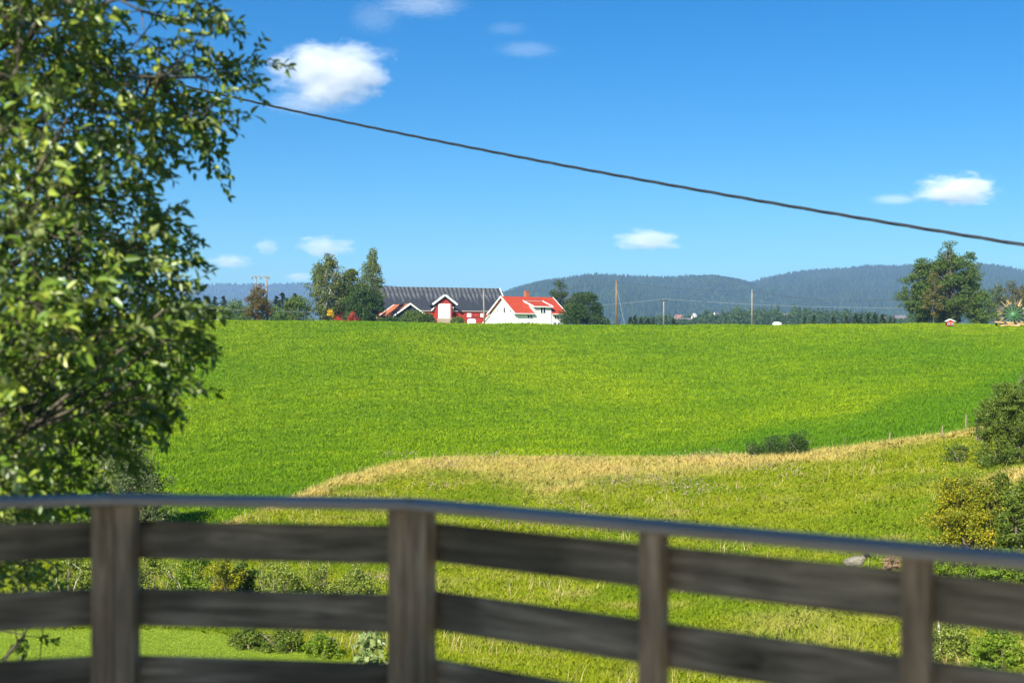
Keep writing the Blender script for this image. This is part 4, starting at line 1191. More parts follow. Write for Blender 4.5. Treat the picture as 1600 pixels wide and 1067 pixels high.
# far houses on the valley floor ---------------------------------------------------
def small_house(name, label, px, py_top, D, wid, wallm, roofm, rz, cat='house', ln=None, group=None):
    X = at(px, D)
    zt = zat(py_top, D); zb_ = gz(X, D)
    h = zt - zb_
    o = empty(name, (X, D, zb_), rz, label, cat, group)
    L_ = ln or wid * 1.3
    MB().prism([(-wid/2, -.3), (wid/2, -.3), (wid/2, h * .62), (0, h * .97), (-wid/2, h * .62)], 'x', -L_/2, L_/2).build('wall', wallm, o)
    r_ = MB()
    for s in (-1, 1):
        q = [(-L_/2 - .4, 0, h), (-L_/2 - .4, s * (wid/2 + .5), h * .60), (L_/2 + .4, s * (wid/2 + .5), h * .60), (L_/2 + .4, 0, h)]
        if s > 0: q = q[::-1]
        r_.slab(q, .2)
    r_.build('roof', roofm, o)
    return o
m_hazedred = surf('haze_muted_red', (0.16, 0.035, 0.03), (0.22, 0.05, 0.04), scale=1, rough=0.9)  # red muted in the base colour to imitate distant haze
FH = 'far houses on the valley floor'
m_greyroof = surf('grey_roof', (0.10, 0.09, 0.09), (0.18, 0.16, 0.15), scale=0.5)
m_brownroof = surf('brown_roof', (0.22, 0.10, 0.07), (0.30, 0.15, 0.10), scale=0.5)
small_house('far_house', 'leftmost far white house with brownish roof below the hill', 1060, 491.5, 1250, 5, m_white, m_brownroof, 0.3, group=FH)
small_house('far_house', 'far white house right of the leftmost one, paler gable', 1085, 489.5, 1280, 5, m_white, m_trim, 1.1, group=FH)
small_house('far_house', 'long low pale far building below the two white houses', 1069, 497, 1150, 5, m_trim, m_greyroof, 0.1, ln=14, group=FH)
small_house('far_house', 'far white house half sunk in the valley wood', 1119, 487, 1320, 5, m_white, m_greyroof, 0.8, group=FH)
small_house('far_house', 'far pale house in front of the second hill', 1227, 490, 1350, 5, m_white, m_greyroof, 0.2, group=FH)
small_house('far_house', 'tiny far white house near the red far barn', 1381, 494, 1100, 4, m_white, m_greyroof, 1.0, group=FH)
small_house('far_barn', 'far dull red barn left of the right-hand aspens', 1406, 492.5, 1400, 9, m_hazedred, m_greyroof, 0.15, cat='barn')

# ------------------------------------------------------------------ poles and lines
m_polewood = bark('pole_wood', (0.13, 0.085, 0.055), (0.23, 0.165, 0.115), 3)
m_polegrey = bark('grey_pole_wood', (0.17, 0.15, 0.13), (0.28, 0.26, 0.23), 3)
m_black = surf('black_fittings', (0.02, 0.02, 0.022), (0.05, 0.05, 0.055), scale=8, rough=0.5)
m_cable = surf('black_cable', (0.010, 0.011, 0.013), (0.025, 0.027, 0.032), scale=40, rough=0.45, spec=0.4)
m_line = surf('line_wire', (0.05, 0.055, 0.06), (0.09, 0.095, 0.10), scale=5, rough=0.6)
m_paleline = surf('bare_line_wire', (0.40, 0.42, 0.44), (0.52, 0.54, 0.56), scale=5, rough=0.4, metal=0.3)
m_insul = surf('insulator', (0.06, 0.05, 0.05), (0.12, 0.10, 0.10), scale=6, rough=0.3)

def pole(label, px, top, D, rad, mat, group='wooden power poles', lean=0.0):
    X = at(px, D); zb_ = gz(X, D); zt = zat(top, D)
    o = empty('power_pole', (X, D, zb_), 0, label, 'power pole', group)
    MB().tube([(0, 0, -.5), (lean * .5, 0, (zt - zb_) * .5), (lean, 0, zt - zb_)], [rad, rad * .9, rad * .75], 8).build('pole_shaft', mat, o, smooth=True)
    return o, Vector((X + lean, D, zt))
pA, tA = pole('tall brown pole right of the round bush, with a stay wire', 963, 438, 272, 0.24, m_polewood)
MB().box((0, -.05, tA.z - pA.location.z - .35), (1.0, .14, .14)).build('crossarm', m_black, pA)
pB, tB = pole('short grey pole with a small cross-arm', 1037, 467, 274, 0.19, m_polegrey)
MB().box((0, -.22, tB.z - pB.location.z - .35), (1.5, .12, .14)).build('crossarm', m_black, pB)
for dx in (-.65, 0, .65):
    MB().lathe([(.05, 0), (.09, .08), (.06, .16), (.09, .22), (.03, .34)], (dx, -.22, tB.z - pB.location.z - .28), 8).build('insulator', m_insul, pB)
pC, tC = pole('plain slim pole left of the white bale on the right', 1175, 453, 272, 0.19, m_polegrey)
pD, tD = pole('bare grey pole leaning in front of the barn windows', 757, 454, 280, 0.19, m_polegrey, lean=-.25)
MB().tube([(0, -.1, tC.z - pC.location.z - .4), (0, -.5, tC.z - pC.location.z - .3)], .05, 5).build('bracket', m_black, pC)
pH = empty('double_power_pole', (at(408, 272), 272, gz(at(408, 272), 272)), 0, 'double wooden power pole joined by a cross-beam, left of the birches', 'power pole')
zH = zat(432, 272) - pH.location.z
for px in (399.5, 416.5):
    dx = at(px, 272) - pH.location.x
    MB().tube([(dx * 1.12, 0, -.5), (dx, 0, zH * .5), (dx * 0.98, 0, zH)], [.25, .22, .17], 8).build('pole_shaft', m_polegrey, pH, smooth=True)
MB().box((0, -.26, zH - .05), (3.9, .16, .2)).build('crossarm', m_polegrey, pH)
MB().box((0, -.28, zH - 2.15), (2.3, .10, .12)).build('crossarm', m_polegrey, pH)
for dx in (-1.85, 0, 1.7):
    MB().lathe([(.06, -.5), (.13, -.42), (.09, -.34), (.14, -.24), (.05, -.1)], (dx, -.26, zH - .1), 8).build('insulator', m_insul, pH)
for dx in (-.55, 0, .55):
    MB().lathe([(.05, 0), (.13, .12), (.09, .22), (.12, .3), (.04, .42)], (dx, -.28, zH - 2.1), 8).build('insulator', m_insul, pH)
for dx in (-.5, 0, .5):
    MB().lathe([(.10, 0), (.17, .12), (.17, .4), (.06, .5)], (dx, -.30, zH - 4.3), 8).build('fuse_can', m_black, pH)
MB().box((1.15, -.34, zH - 7.6), (.42, .3, .75)).build('switch_box', m_trim, pH, bevel=.03)
st = empty('marker_post', (at(340, 268), 268, gz(at(340, 268), 268)), 0, 'short pale concrete post left of the russet tree', 'post')
hS = zat(482, 268) - st.location.z
MB().tube([(0, 0, -.3), (-.02, 0, hS)], [.26, .17], 6).build('post_shaft', m_concrete, st)
MB().box((0, 0, hS + .05), (1.1, .12, .10)).build('post_arm', m_polegrey, st)

def wire(name, label, a, b, sag, rad, mat, cat='power line', group='power lines', n=24):
    a, b = Vector(a), Vector(b)
    pts = [a.lerp(b, i / n) - Vector((0, 0, sag * 4 * (i / n) * (1 - i / n))) for i in range(n + 1)]
    o = MB().tube(pts, rad, 5).build(name, mat, smooth=True)
    return tag(o, label, cat, group)
tAl = tA - Vector((0, 0, .3))
wire('power_line', 'dark power line from the barn roof to the brown pole', (at(783, 318), 318, zat(456, 318)), tAl, .7, .035, m_line)
wire('power_line', 'second dark line falling from the brown pole towards the round bush', (at(885, 330), 330, zat(463, 330)), tAl - Vector((0, 0, .2)), .5, .03, m_line)
wire('power_line', 'dark power line sagging from the brown pole to the slim pole', tAl, tC - Vector((0, 0, .3)), .55, .035, m_line)
wire('power_line', 'dark power line sagging from the slim pole to the aspens', tC - Vector((0, 0, .3)), (at(1430, 270), 270, zat(465, 270)), 1.25, .035, m_line)
wire('power_line', 'pale thin line low across the hills to the right of the grey pole', tB, (at(1430, 280), 280, zat(481, 280)), .55, .02, m_paleline)
wire('power_line', 'pale thin line left of the grey cross-arm pole', (at(905, 290), 290, zat(478, 290)), tB, .25, .02, m_paleline)
wire('power_line', 'pale thin line between the white post and the double pole', st.location + Vector((0, 0, hS)), pH.location + Vector((1.1, -.3, zH - 7.3)), .05, .022, m_paleline)
wire('power_line', 'pale thin line running left from the white post', (at(230, 268), 268, zat(480, 268)), st.location + Vector((0, 0, hS)), .05, .022, m_paleline)
wire('power_line', 'pale thin line from the double pole into the birches', pH.location + Vector((1.1, -.3, zH - 7.3)), (at(500, 278), 278, zat(487, 278)), .1, .022, m_paleline)
wire('power_line', 'dark line rising from behind the olive bush to the birch', (at(446, 300), 300, zat(474, 300)), (at(500, 283), 283, zat(455, 283)), .3, .03, m_line)
wire('stay_wire', 'pale stay wire slanting down from the brown pole', tA - Vector((0, 0, 1.2)), (at(976, 271), 271, gz(at(976, 271), 271)), 0, .025, m_paleline, cat='stay wire', group='stay wires')

# near service cable: two twisted strands from a pole beyond the tree to a pole on the right
pa, pb = Vector((-12.9, 26.4, 6.94)), Vector((10.2, 8.4, -0.36))
pa = pb + (pa - pb) * 1.25 + Vector((0, 0, .625))
n = 260
def cab(t):
    return pa.lerp(pb, t) - Vector((0, 0, 0.78 * 4 * t * (1 - t)))
cb = MB()
dirc = (pb - pa).normalized()
u_ = dirc.cross(Vector((0, 0, 1))).normalized(); v_ = dirc.cross(u_)
for ph in (0, 2.094, 4.189):
    cb.tube([cab(i / n) + (u_ * math.cos(ph + i * 0.78) + v_ * math.sin(ph + i * 0.78)) * 0.0095 for i in range(n + 1)], 0.0095, 6)
tag(cb.build('service_cable', m_cable, smooth=True), 'thick black twisted cable slanting across the whole sky', 'cable')
for nm, pt, lab in (('service_pole', pa, 'wooden pole carrying the near cable beyond the left edge'), ('service_pole', pb, 'short wooden pole carrying the near cable beyond the right edge')):
    zb_ = gz(pt.x, pt.y)
    o = empty(nm, (pt.x, pt.y + .12, zb_), 0, lab, 'power pole')
    MB().tube([(0, 0, -.5), (0, 0, pt.z - zb_ + .35)], [.14, .10], 10).build('pole_shaft', m_polewood, o, smooth=True)

# ------------------------------------------------------------------ bales, playhouse, hay rake, fence posts
m_wrap = surf('bale_wrap', (0.72, 0.73, 0.73), (0.82, 0.82, 0.82), scale=2, rough=0.35, spec=0.5)
for px, top, wpx, lab in ((737, 498, 13.5, 'white wrapped hay bale in front of the barn wall'), (1214, 503, 13.5, 'white wrapped hay bale on the crest right of the slim pole')):
    D = 262.0
    X = at(px, D); zt = zat(top, D)
    r_ = 0.85; L_ = wpx / F * D
    zb_ = max(gz(X, D) - .05, zt - 2 * r_)
    o = MB().lathe([(r_ * .45, -L_/2), (r_ * .74, -L_/2 * .95), (r_ * .91, -L_/2 * .82), (r_ * .985, -L_/2 * .5), (r_, 0), (r_ * .985, L_/2 * .5), (r_ * .91, L_/2 * .82), (r_ * .74, L_/2 * .95), (r_ * .45, L_/2)], (0, 0, 0), 24, 'x').build('hay_bale', m_wrap, smooth=True)
    o.location = (X, D, zt - r_)
    o.rotation_euler = (0, 0, R(6))
    tag(o, lab, 'hay bale', 'white wrapped hay bales')

X, D = cast(1484, 511)
ph = empty('playhouse', (X, D, gz(X, D)), R(-6), 'tiny red playhouse with white roof edge on the field', 'playhouse')
k = D / F
W_, H_ = 11 * k, 11.5 * k
dpt = W_ * .9
pw = MB()
pw.prism([(-W_/2, .25 * H_), (W_/2, .25 * H_), (W_/2, H_ * .70), (0, H_ * .95), (-W_/2, H_ * .70)], 'y', -dpt/2 + .06, dpt/2)
for sx in (-1, 1):
    pw.box((sx * (W_/2 - .1), -dpt/2 + .12, .14 * H_), (.16, .2, .30 * H_)); pw.box((sx * (W_/2 - .1), dpt/2 - .12, .14 * H_), (.16, .2, .30 * H_))
pw.build('wall', m_redwall, ph)
pr = MB()
for s in (-1, 1):
    q = [(0, -dpt/2 - .12, H_), (s * W_ * .62, -dpt/2 - .12, H_ * .70), (s * W_ * .62, dpt/2 + .12, H_ * .70), (0, dpt/2 + .12, H_)]
    if s < 0: q = q[::-1]
    pr.slab(q, -.13)
pr.build('roof', m_trim, ph)
for sx in (-1, 1):
    window(ph, (sx * W_ * .23, -dpt/2 + .03, H_ * .45), W_ * .30, H_ * .30, frame=.03, bars=0, depth=.06)
    MB().box((sx * W_ * .23 + .05, -dpt/2 - .05, H_ * .46), (.10, .05, .10)).build('white_board', m_trim, ph)

# hay rake folded upright
m_rgreen = surf('machine_green', (0.04, 0.13, 0.045), (0.09, 0.22, 0.08), scale=3, rough=0.45, spec=0.4)
m_rtan = surf('tan_tines', (0.30, 0.19, 0.07), (0.50, 0.35, 0.15), scale=2, rough=0.6)
m_rbrown = surf('brown_guard', (0.16, 0.10, 0.06), (0.27, 0.18, 0.11), scale=2, rough=0.7)
X, D = cast(1583, 511)
kx = D / F
rk = empty('hay_rake', (X, D, gz(X, D)), R(-8), 'green and tan hay rake with its spoked wheel folded upright', 'farm machine')
hc_ = 19 * kx; Rr = 26 * kx
hub = MB().lathe([(.10, -.35), (.48, -.28), (.58, 0), (.48, .28), (.10, .35)], (0, 0, hc_), 16, 'y')
hub.build('hub', m_rgreen, rk, smooth=True)
rr = random.Random(4)
for i in range(15):
    a = 2 * math.pi * i / 15 + .1
    ca, sa = math.cos(a), math.sin(a)
    L1 = Rr * rr.uniform(.62, .72)
    if hc_ + sa * Rr < .15: L1 = Rr * .45
    arm = MB().tube([(ca * .4, rr.uniform(-.1, .1), hc_ + sa * .4), (ca * L1, rr.uniform(-.2, .2), hc_ + sa * L1)], [.10, .07], 6).build('spoke', m_rgreen, rk)
    tn = MB()
    for q in ((-.07, .05) if i % 2 else (-.02, .08, .12)):
        c2, s2 = math.cos(a + q), math.sin(a + q)
        c3, s3 = math.cos(a + q * 1.5), math.sin(a + q * 1.5)
        L2 = Rr * rr.uniform(.78, 1.08)
        if hc_ + s3 * L2 < .1: L2 = max((.1 - hc_) / s3, L1)
        tn.tube([(c2 * L1 * .93, q * 2, hc_ + s2 * L1 * .93), (c3 * L2, q * 2 - .1, hc_ + s3 * L2)], [.13, .05], 5)
    tn.build('tine_bundle', m_rtan if i % 3 else m_rbrown, arm)
bf = MB()
for i, (dx, dz, ln, rz) in enumerate(((-2.7, .9, 1.7, .1), (-1.5, .35, 1.9, -.1), (.2, .3, 2.0, .05), (1.6, .5, 1.8, .1), (2.7, .9, 1.6, -.1), (-.7, .8, 1.2, .2))):
    bf.box((dx, -.5 + .08 * i, dz), (ln, .35, .32), Matrix.Rotation(rz, 3, 'Y'))
bf.build('base_guard', m_rtan, rk, bevel=.05)
MB().box((0, .35, .55), (4.6, .25, .22)).box((-3.0, .3, .7), (.3, .3, 1.4)).build('chassis', m_black, rk)
for sx in (-1, 1):
    MB().lathe([(.16, -.16), (.42, -.14), (.48, 0), (.42, .14), (.16, .16)], (sx * 1.8, .62, .44), 16, 'y').build('wheel', m_black, rk, smooth=True)

m_postwood = surf('fence_post_wood', (0.18, 0.14, 0.09), (0.28, 0.22, 0.15), scale=6, rough=0.9)
FP = 'weathered fence posts along the bank'
for px, base, top, lab in ((1390, 694, 675, 'weathered fence post nearest the dark bush row'), (1472, 686, 665, 'pale fence post in the middle of the straw edge'), (1509, 672, 647, 'fence post close to the big bank bush'), (1320, 701, 683, 'thin dark stake just right of the dark bush row')):
    X, Y = cast(px, base)
    h_ = (base - top) / F * Y
    o = MB().tube([(0, 0, -.2), (.01, 0, h_ * .6), (.03, 0, h_)], [.055, .052, .045] if px != 1320 else [.025, .022, .018], 7).build('fence_post', m_polewood if px == 1320 else m_postwood)
    o.location = (X, Y, gz(X, Y)); tag(o, lab, 'fence post', FP)
X, Y = cast(1468, 1036)
o = MB().tube([(.05, 0, -.2), (0, 0, .7), (-.06, 0, 1.55)], [.035, .032, .028], 7).build('wooden_stake', m_palewood)
o.location = (X, Y, gz(X, Y)); tag(o, 'pale leaning stake among the nettles at lower right', 'stake')

# dry brush heap beside the sheep
l_dry = leafy('dry_stalks', (0.20, 0.13, 0.075), (0.42, 0.28, 0.17), (0.58, 0.43, 0.30), scale=2, trans=0.2)
bush_px('brush_heap', 'heap of dry brown brush on the grass beside the sheep', 1396, 893, 866, 34, l_dry, 130, clumps=30, per=80, leaf=0.09, cr=0.17, trunk=0.02, cat='brush heap', aspect=0.35)
# plastic tub in the near grass
X, Y = cast(1207, 1066)
tb = empty('tub', (X, Y, gz(X, Y)), 0, 'small round white tub at the bottom of the picture', 'tub')
MB().lathe([(.09, 0), (.105, .30), (.112, .31), (.112, .34), (.10, .34), (.088, .04)], (0, 0, 0), 20).build('tub_body', m_trim, tb, smooth=False)

# ------------------------------------------------------------------ sheep
m_fleece, nt, out = nmat('fleece')
tc = nt.nodes.new('ShaderNodeTexCoord'); sx_ = nt.nodes.new('ShaderNodeSeparateXYZ')
nt.links.new(tc.outputs['Object'], sx_.inputs[0])
nz = noise(nt, 9, 5, 0.7)
base = ramp(nt, nz, [(0.32, (0.07, 0.062, 0.045)), (0.5, (0.17, 0.152, 0.115)), (0.7, (0.30, 0.275, 0.215))])
hd = math_(nt, 'MULTIPLY', math_(nt, 'SUBTRACT', math_(nt, 'ADD', sx_.outputs['X'], math_(nt, 'MULTIPLY', sx_.outputs['Z'], 0.9)), 1.075), 30, True)
lg = math_(nt, 'MULTIPLY', math_(nt, 'SUBTRACT', 0.30, sx_.outputs['Z']), 25, True)
c = mix(nt, math_(nt, 'MAXIMUM', hd, lg), base, (0.012, 0.012, 0.013))
p = nt.nodes.new('ShaderNodeBsdfPrincipled'); p.inputs['Roughness'].default_value = 0.95
nt.links.new(c, p.inputs['Base Color']); nt.links.new(bump(nt, nz, 0.9, 0.03), p.inputs['Normal'])
nt.links.new(p.outputs[0], out.inputs[0])
SK = [  # position, radius, parent
 ((-0.32, 0, 0.58), (.20, .21), -1), ((-0.08, 0, 0.57), (.22, .24), 0), ((0.18, 0, 0.60), (.20, .22), 1), ((0.33, 0, 0.72), (.12, .13), 2),
 ((0.42, 0, 0.85), (.085, .095), 3), ((0.50, 0, 0.87), (.075, .08), 4), ((0.61, 0, 0.80), (.05, .055), 5), ((0.66, 0, 0.765), (.035, .04), 6),
 ((-0.46, 0, 0.55), (.09, .09), 0), ((-0.52, 0, 0.40), (.035, .035), 8)]
for s in (-1, 1):
    i = len(SK)
    SK += [((-0.36, s * .11, 0.42), (.11, .12), 0), ((-0.30, s * .12, 0.32), (.06, .07), i), ((-0.40, s * .12, 0.21), (.035, .04), i + 1), ((-0.38, s * .12, 0.03), (.03, .035), i + 2)]
    i = len(SK)
    SK += [((0.20, s * .11, 0.42), (.09, .10), 2), ((0.21, s * .11, 0.24), (.042, .045), i), ((0.22, s * .11, 0.03), (.03, .035), i + 1)]
    SK += [((0.44, s * .13, 0.875), (.025, .03), 4), ((0.43, s * .19, 0.84), (.014, .018), len(SK))]
me = bpy.data.meshes.new('sheep')
me.from_pydata([k_[0] for k_ in SK], [(i, k_[2]) for i, k_ in enumerate(SK) if k_[2] >= 0], [])
o = bpy.data.objects.new('sheep', me); COL.objects.link(o)
sm = o.modifiers.new('skin', 'SKIN'); sm.use_smooth_shade = True
for v, k_ in zip(me.skin_vertices[0].data, SK):
    v.radius = k_[1]
me.skin_vertices[0].data[0].use_root = True
o.modifiers.new('subdivision', 'SUBSURF').levels = 2; o.modifiers['subdivision'].render_levels = 2
me.materials.append(m_fleece)
X, Y = cast(1337, 897)
o.location = (X, Y, gz(X, Y)); o.rotation_euler = (0, 0, R(-12)); o.scale = (.92, .92, .92)
tag(o, 'pale woolly sheep with black head standing in the gully grass', 'sheep')

# ------------------------------------------------------------------ terrace, railing
m_plank, nt, out = nmat('weathered_planks')
n1 = noise(nt, 3.0, 6, 0.65, stretch=(1, 6, 14), dist=0.6, own=True)
n2 = noise(nt, 1.3, 3, 0.6, own=True)
n3 = noise(nt, 5.5, 2, 0.5, stretch=(1.0, 1, 1.8), own=True)
c = ramp(nt, n1, [(0.25, (0.060, 0.050, 0.036)), (0.5, (0.215, 0.190, 0.145)), (0.72, (0.46, 0.41, 0.32))])
c = mix(nt, math_(nt, 'MULTIPLY', ramp(nt, n2, [(0.42, 0.0), (0.58, 1.0)]), 0.72), c, (0.050, 0.050, 0.038))
c = mix(nt, math_(nt, 'MULTIPLY', ramp(nt, n3, [(0.66, 0.0), (0.74, 1.0)]), 0.8), c, (0.020, 0.016, 0.012))
p = nt.nodes.new('ShaderNodeBsdfPrincipled'); p.inputs['Roughness'].default_value = 0.85; p.inputs['Specular IOR Level'].default_value = 0.15
nt.links.new(c, p.inputs['Base Color']); nt.links.new(bump(nt, n1, 0.5, 0.004), p.inputs['Normal']); nt.links.new(p.outputs[0], out.inputs[0])
m_post, nt, out = nmat('weathered_posts')
n1 = noise(nt, 4.0, 6, 0.65, stretch=(10, 10, 0.8), dist=0.5, own=True)
n2 = noise(nt, 2.2, 3, 0.6, own=True)
c = ramp(nt, n1, [(0.25, (0.13, 0.09, 0.055)), (0.5, (0.33, 0.25, 0.17)), (0.72, (0.56, 0.45, 0.32))])
c = mix(nt, math_(nt, 'MULTIPLY', ramp(nt, n2, [(0.45, 0.0), (0.65, 1.0)]), 0.5), c, (0.085, 0.085, 0.06))
p = nt.nodes.new('ShaderNodeBsdfPrincipled'); p.inputs['Roughness'].default_value = 0.85; p.inputs['Specular IOR Level'].default_value = 0.15
nt.links.new(c, p.inputs['Base Color']); nt.links.new(bump(nt, n1, 0.5, 0.004), p.inputs['Normal']); nt.links.new(p.outputs[0], out.inputs[0])
m_cap = surf('dark_handrail_paint', (0.28, 0.26, 0.23), (0.38, 0.36, 0.33), scale=3.0, rough=0.65, spec=0.06, stretch=(0.6, 4, 4), bmp=0.15, bdist=0.002)

CAPZ = -0.497
DECK = -1.58
rail = empty('railing', (0, 4.0, DECK), 0, 'weathered dark wooden terrace railing with blue-grey handrail, across the foreground', 'railing')
ro = Vector((0, 4.0, DECK))
PTS = [Vector((-4.2, 3.52)), Vector((-1.287, 4.155)), Vector((-0.313, 4.03)), Vector((2.6, 2.03))]
PTS[0] = PTS[1] + (Vector((-1.63, 4.075)) - PTS[1]).normalized() * 3.0
POSTS = [[0.35, 1.30, 2.2], [], [0.856, 1.584, 2.3, 3.05]]       # distances from the segment start of single posts
for si in range(3):
    a, b = PTS[si], PTS[si + 1]
    d = (b - a); L_ = d.length; d = d / L_
    ang = math.atan2(d.y, d.x)
    rot = Matrix.Rotation(ang, 3, 'Z')
    nin = Vector((d.y, -d.x))             # towards the camera
    def at3(s, off, z):
        q = a + d * s + nin * off
        return (q.x - ro.x, q.y - ro.y, z - ro.z)
    # handrail cap
    cap = MB().box((0, 0, 0), (L_ + 0.035, 0.105, 0.030)).build('handrail', m_cap, rail, bevel=0.012, seg=4)
    cap.location = at3(L_ / 2, 0.0, CAPZ - 0.015); cap.rotation_euler = (0, 0, ang)
    # boards
    for k_ in range(5):
        zc = CAPZ - 0.030 - (0.060, 0.060, 0.044)[si] - 0.06 - (0.2195, 0.2195, 0.214)[si] * k_
        if zc < DECK + 0.05: continue
        bd = MB().box((0, 0, 0), (L_ - 0.012, 0.022, 0.121)).build('board', m_plank, rail, bevel=0.004, seg=2)
        bd.location = at3(L_ / 2, -0.040, zc); bd.rotation_euler = (0, 0, ang)
    # posts
    ends = [0.040, L_ - 0.040]
    if si == 0: ends = [L_ - 0.040]
    if si == 2: ends = [0.040]
    for s in ends + POSTS[si]:
        ps = MB().box((0, 0, 0), (0.068, 0.058, (CAPZ - 0.031) - DECK)).build('post', m_post, rail, bevel=0.004, seg=2)
        ps.location = at3(s, 0.001, ((CAPZ - 0.031) + DECK) / 2); ps.rotation_euler = (0, 0, ang)

m_deck = surf('deck_boards', (0.24, 0.20, 0.16), (0.36, 0.32, 0.26), scale=2.5, rough=0.85, stretch=(1, 8, 8), bmp=0.4, bdist=0.005)
deck = empty('terrace_deck', (0, 0, DECK), 0, 'grey wooden terrace floor behind the railing', 'terrace')
dk = MB()
outer = [(p.x, p.y) for p in PTS]
y = -6.3
while y < 4.15:
    # board span inside the railing line
    xs_ = []
    for i in range(3):
        (ax, ay), (bx_, by_) = outer[i], outer[i + 1]
        if (ay - y - .1) * (by_ - y - .1) < 0:
            xs_.append(ax + (bx_ - ax) * (y + .1 - ay) / (by_ - ay))
    lo_x, hi_x = -4.15, 2.6
    for x_ in xs_:
        if x_ < 0 and y > 3: lo_x = max(lo_x, x_) if x_ < -1 else lo_x
        if x_ > -0.6: hi_x = min(hi_x, x_)
    if y > 4.02: hi_x = min(hi_x, -.4)
    dk.box(((lo_x + hi_x) / 2, y, -0.016), (hi_x - lo_x, 0.118, 0.028))
    y += 0.125
dk.build('floor_boards', m_deck, deck)
for x_, y_ in ((-3.9, 3.1), (-1.2, 3.85), (-.4, 3.75), (.9, 2.9), (2.3, 1.9), (-3.9, -1), (2.3, -1), (-3.9, -6), (2.3, -6)):
    g_ = gz(x_, y_) - DECK
    MB().box((x_, y_, (g_ - .032) / 2 - .02), (.12, .12, -g_ - .03 + .15)).build('support_post', m_post, deck)

# the house the terrace belongs to, behind the camera
m_clap = surf('house_cladding', (0.72, 0.71, 0.68), (0.80, 0.79, 0.76), scale=2, rough=0.7, stretch=(0.5, 0.5, 6))
hm = empty('house', (0, -10.5, gz(0, -10.5)), 0, 'house behind the terrace, out of view', 'house')
hz0 = hm.location.z
MB().prism([(-4, -.3), (4, -.3), (4, 1.75 - hz0), (0, 4.3 - hz0), (-4, 1.75 - hz0)], 'x', -7.5, 6.0).build('wall', m_clap, hm)
rf = MB()
for s in (-1, 1):
    q = [(-8, 0, 4.6 - hz0), (-8, s * 4.5, 1.72 - hz0), (6.5, s * 4.5, 1.72 - hz0), (6.5, 0, 4.6 - hz0)]
    if s > 0: q = q[::-1]
    rf.slab(q, .12)
rf.build('roof', m_slate, hm)
cn = empty('sunblocker', (0, 0, DECK), 0, 'added unseen canopy over the terrace, above the camera', 'sunblocker')  # invented cover, added out of view to keep direct sun off the railing
MB().box((-.2, .80, 1.46 - DECK), (10.6, 2.62, .05)).build('sunblocker_panel', m_clap, cn)
for x_ in (-5.2, 4.9):
    for y_ in (-.35, 1.95):
        MB().box((x_, y_, (1.43 - DECK + (gz(x_, y_) - DECK - .1)) / 2), (.12, .12, 1.43 - gz(x_, y_) + .1)).build('sunblocker_post', m_post, cn)

# ------------------------------------------------------------------ the near willow
rw = np.random.default_rng(21)
TX, TY = -3.75, 8.3
tz0 = gz(TX, TY)
wl = empty('willow_tree', (TX, TY, tz0), 0, 'large leafy willow filling the left edge of the view', 'tree')
l_willow, nt, out = nmat('willow_leaves')
g = nt.nodes.new('ShaderNodeNewGeometry')
fac = math_(nt, 'ADD', math_(nt, 'MULTIPLY', g.outputs['Random Per Island'], 0.45), math_(nt, 'MULTIPLY', noise(nt, 1.6, 3, 0.6), 0.55))
top = ramp(nt, fac, [(0.22, (0.040, 0.095, 0.010)), (0.5, (0.13, 0.215, 0.020)), (0.74, (0.34, 0.40, 0.055)), (0.93, (0.62, 0.60, 0.17))])
c = mix(nt, g.outputs['Backfacing'], top, mix(nt, 0.6, top, (0.20, 0.23, 0.13)))
p = nt.nodes.new('ShaderNodeBsdfPrincipled'); p.inputs['Roughness'].default_value = 0.36; p.inputs['Specular IOR Level'].default_value = 0.55
nt.links.new(c, p.inputs['Base Color'])
t = nt.nodes.new('ShaderNodeBsdfTranslucent'); nt.links.new(mix(nt, 1.0, c, (1.5, 1.6, 0.5), 'MULTIPLY'), t.inputs['Color'])
ms = nt.nodes.new('ShaderNodeMixShader'); ms.inputs[0].default_value = 0.2
nt.links.new(p.outputs[0], ms.inputs[1]); nt.links.new(t.outputs[0], ms.inputs[2]); nt.links.new(ms.outputs[0], out.inputs[0])
m_wbark = bark('willow_bark', (0.05, 0.045, 0.032), (0.14, 0.115, 0.08), 6)

# how far the crown reaches to the right at each height (metres, at the trunk's distance)
prof_py = np.array([-700, -500, -250, -60, 0, 50, 90, 130, 165, 200, 240, 275, 300, 335, 370, 410, 440, 470, 520, 560, 600, 640, 670, 700, 730, 790, 850, 950])
prof_px = np.array([-250, 120, 290, 340, 350, 355, 375, 370, 325, 300, 290, 232, 190, 205, 262, 268, 222, 300, 330, 285, 262, 262, 235, 165, 125, 100, 60, -80])
pz = (533.5 - prof_py) / F * TY; pX = (prof_px - 38 - 800) / F * TY
oo = np.argsort(pz); pz, pX = pz[oo], pX[oo]
XC = -3.9
def reach_at(z): return np.interp(z, pz, pX)
tw = MB()
trunk_pts = [np.array(q_) for q_ in ((0, 0, -.4), (0.05, 0, 1.0), (-.05, .1, 2.6), (.1, 0, 4.4), (.05, -.1, 6.2), (.1, .1, 8.0), (.2, 0, 9.2))]
wt = MB().tube(trunk_pts, [.24, .21, .18, .15, .11, .06, .02], 10)
wt.build('trunk', m_wbark, wl, smooth=True)
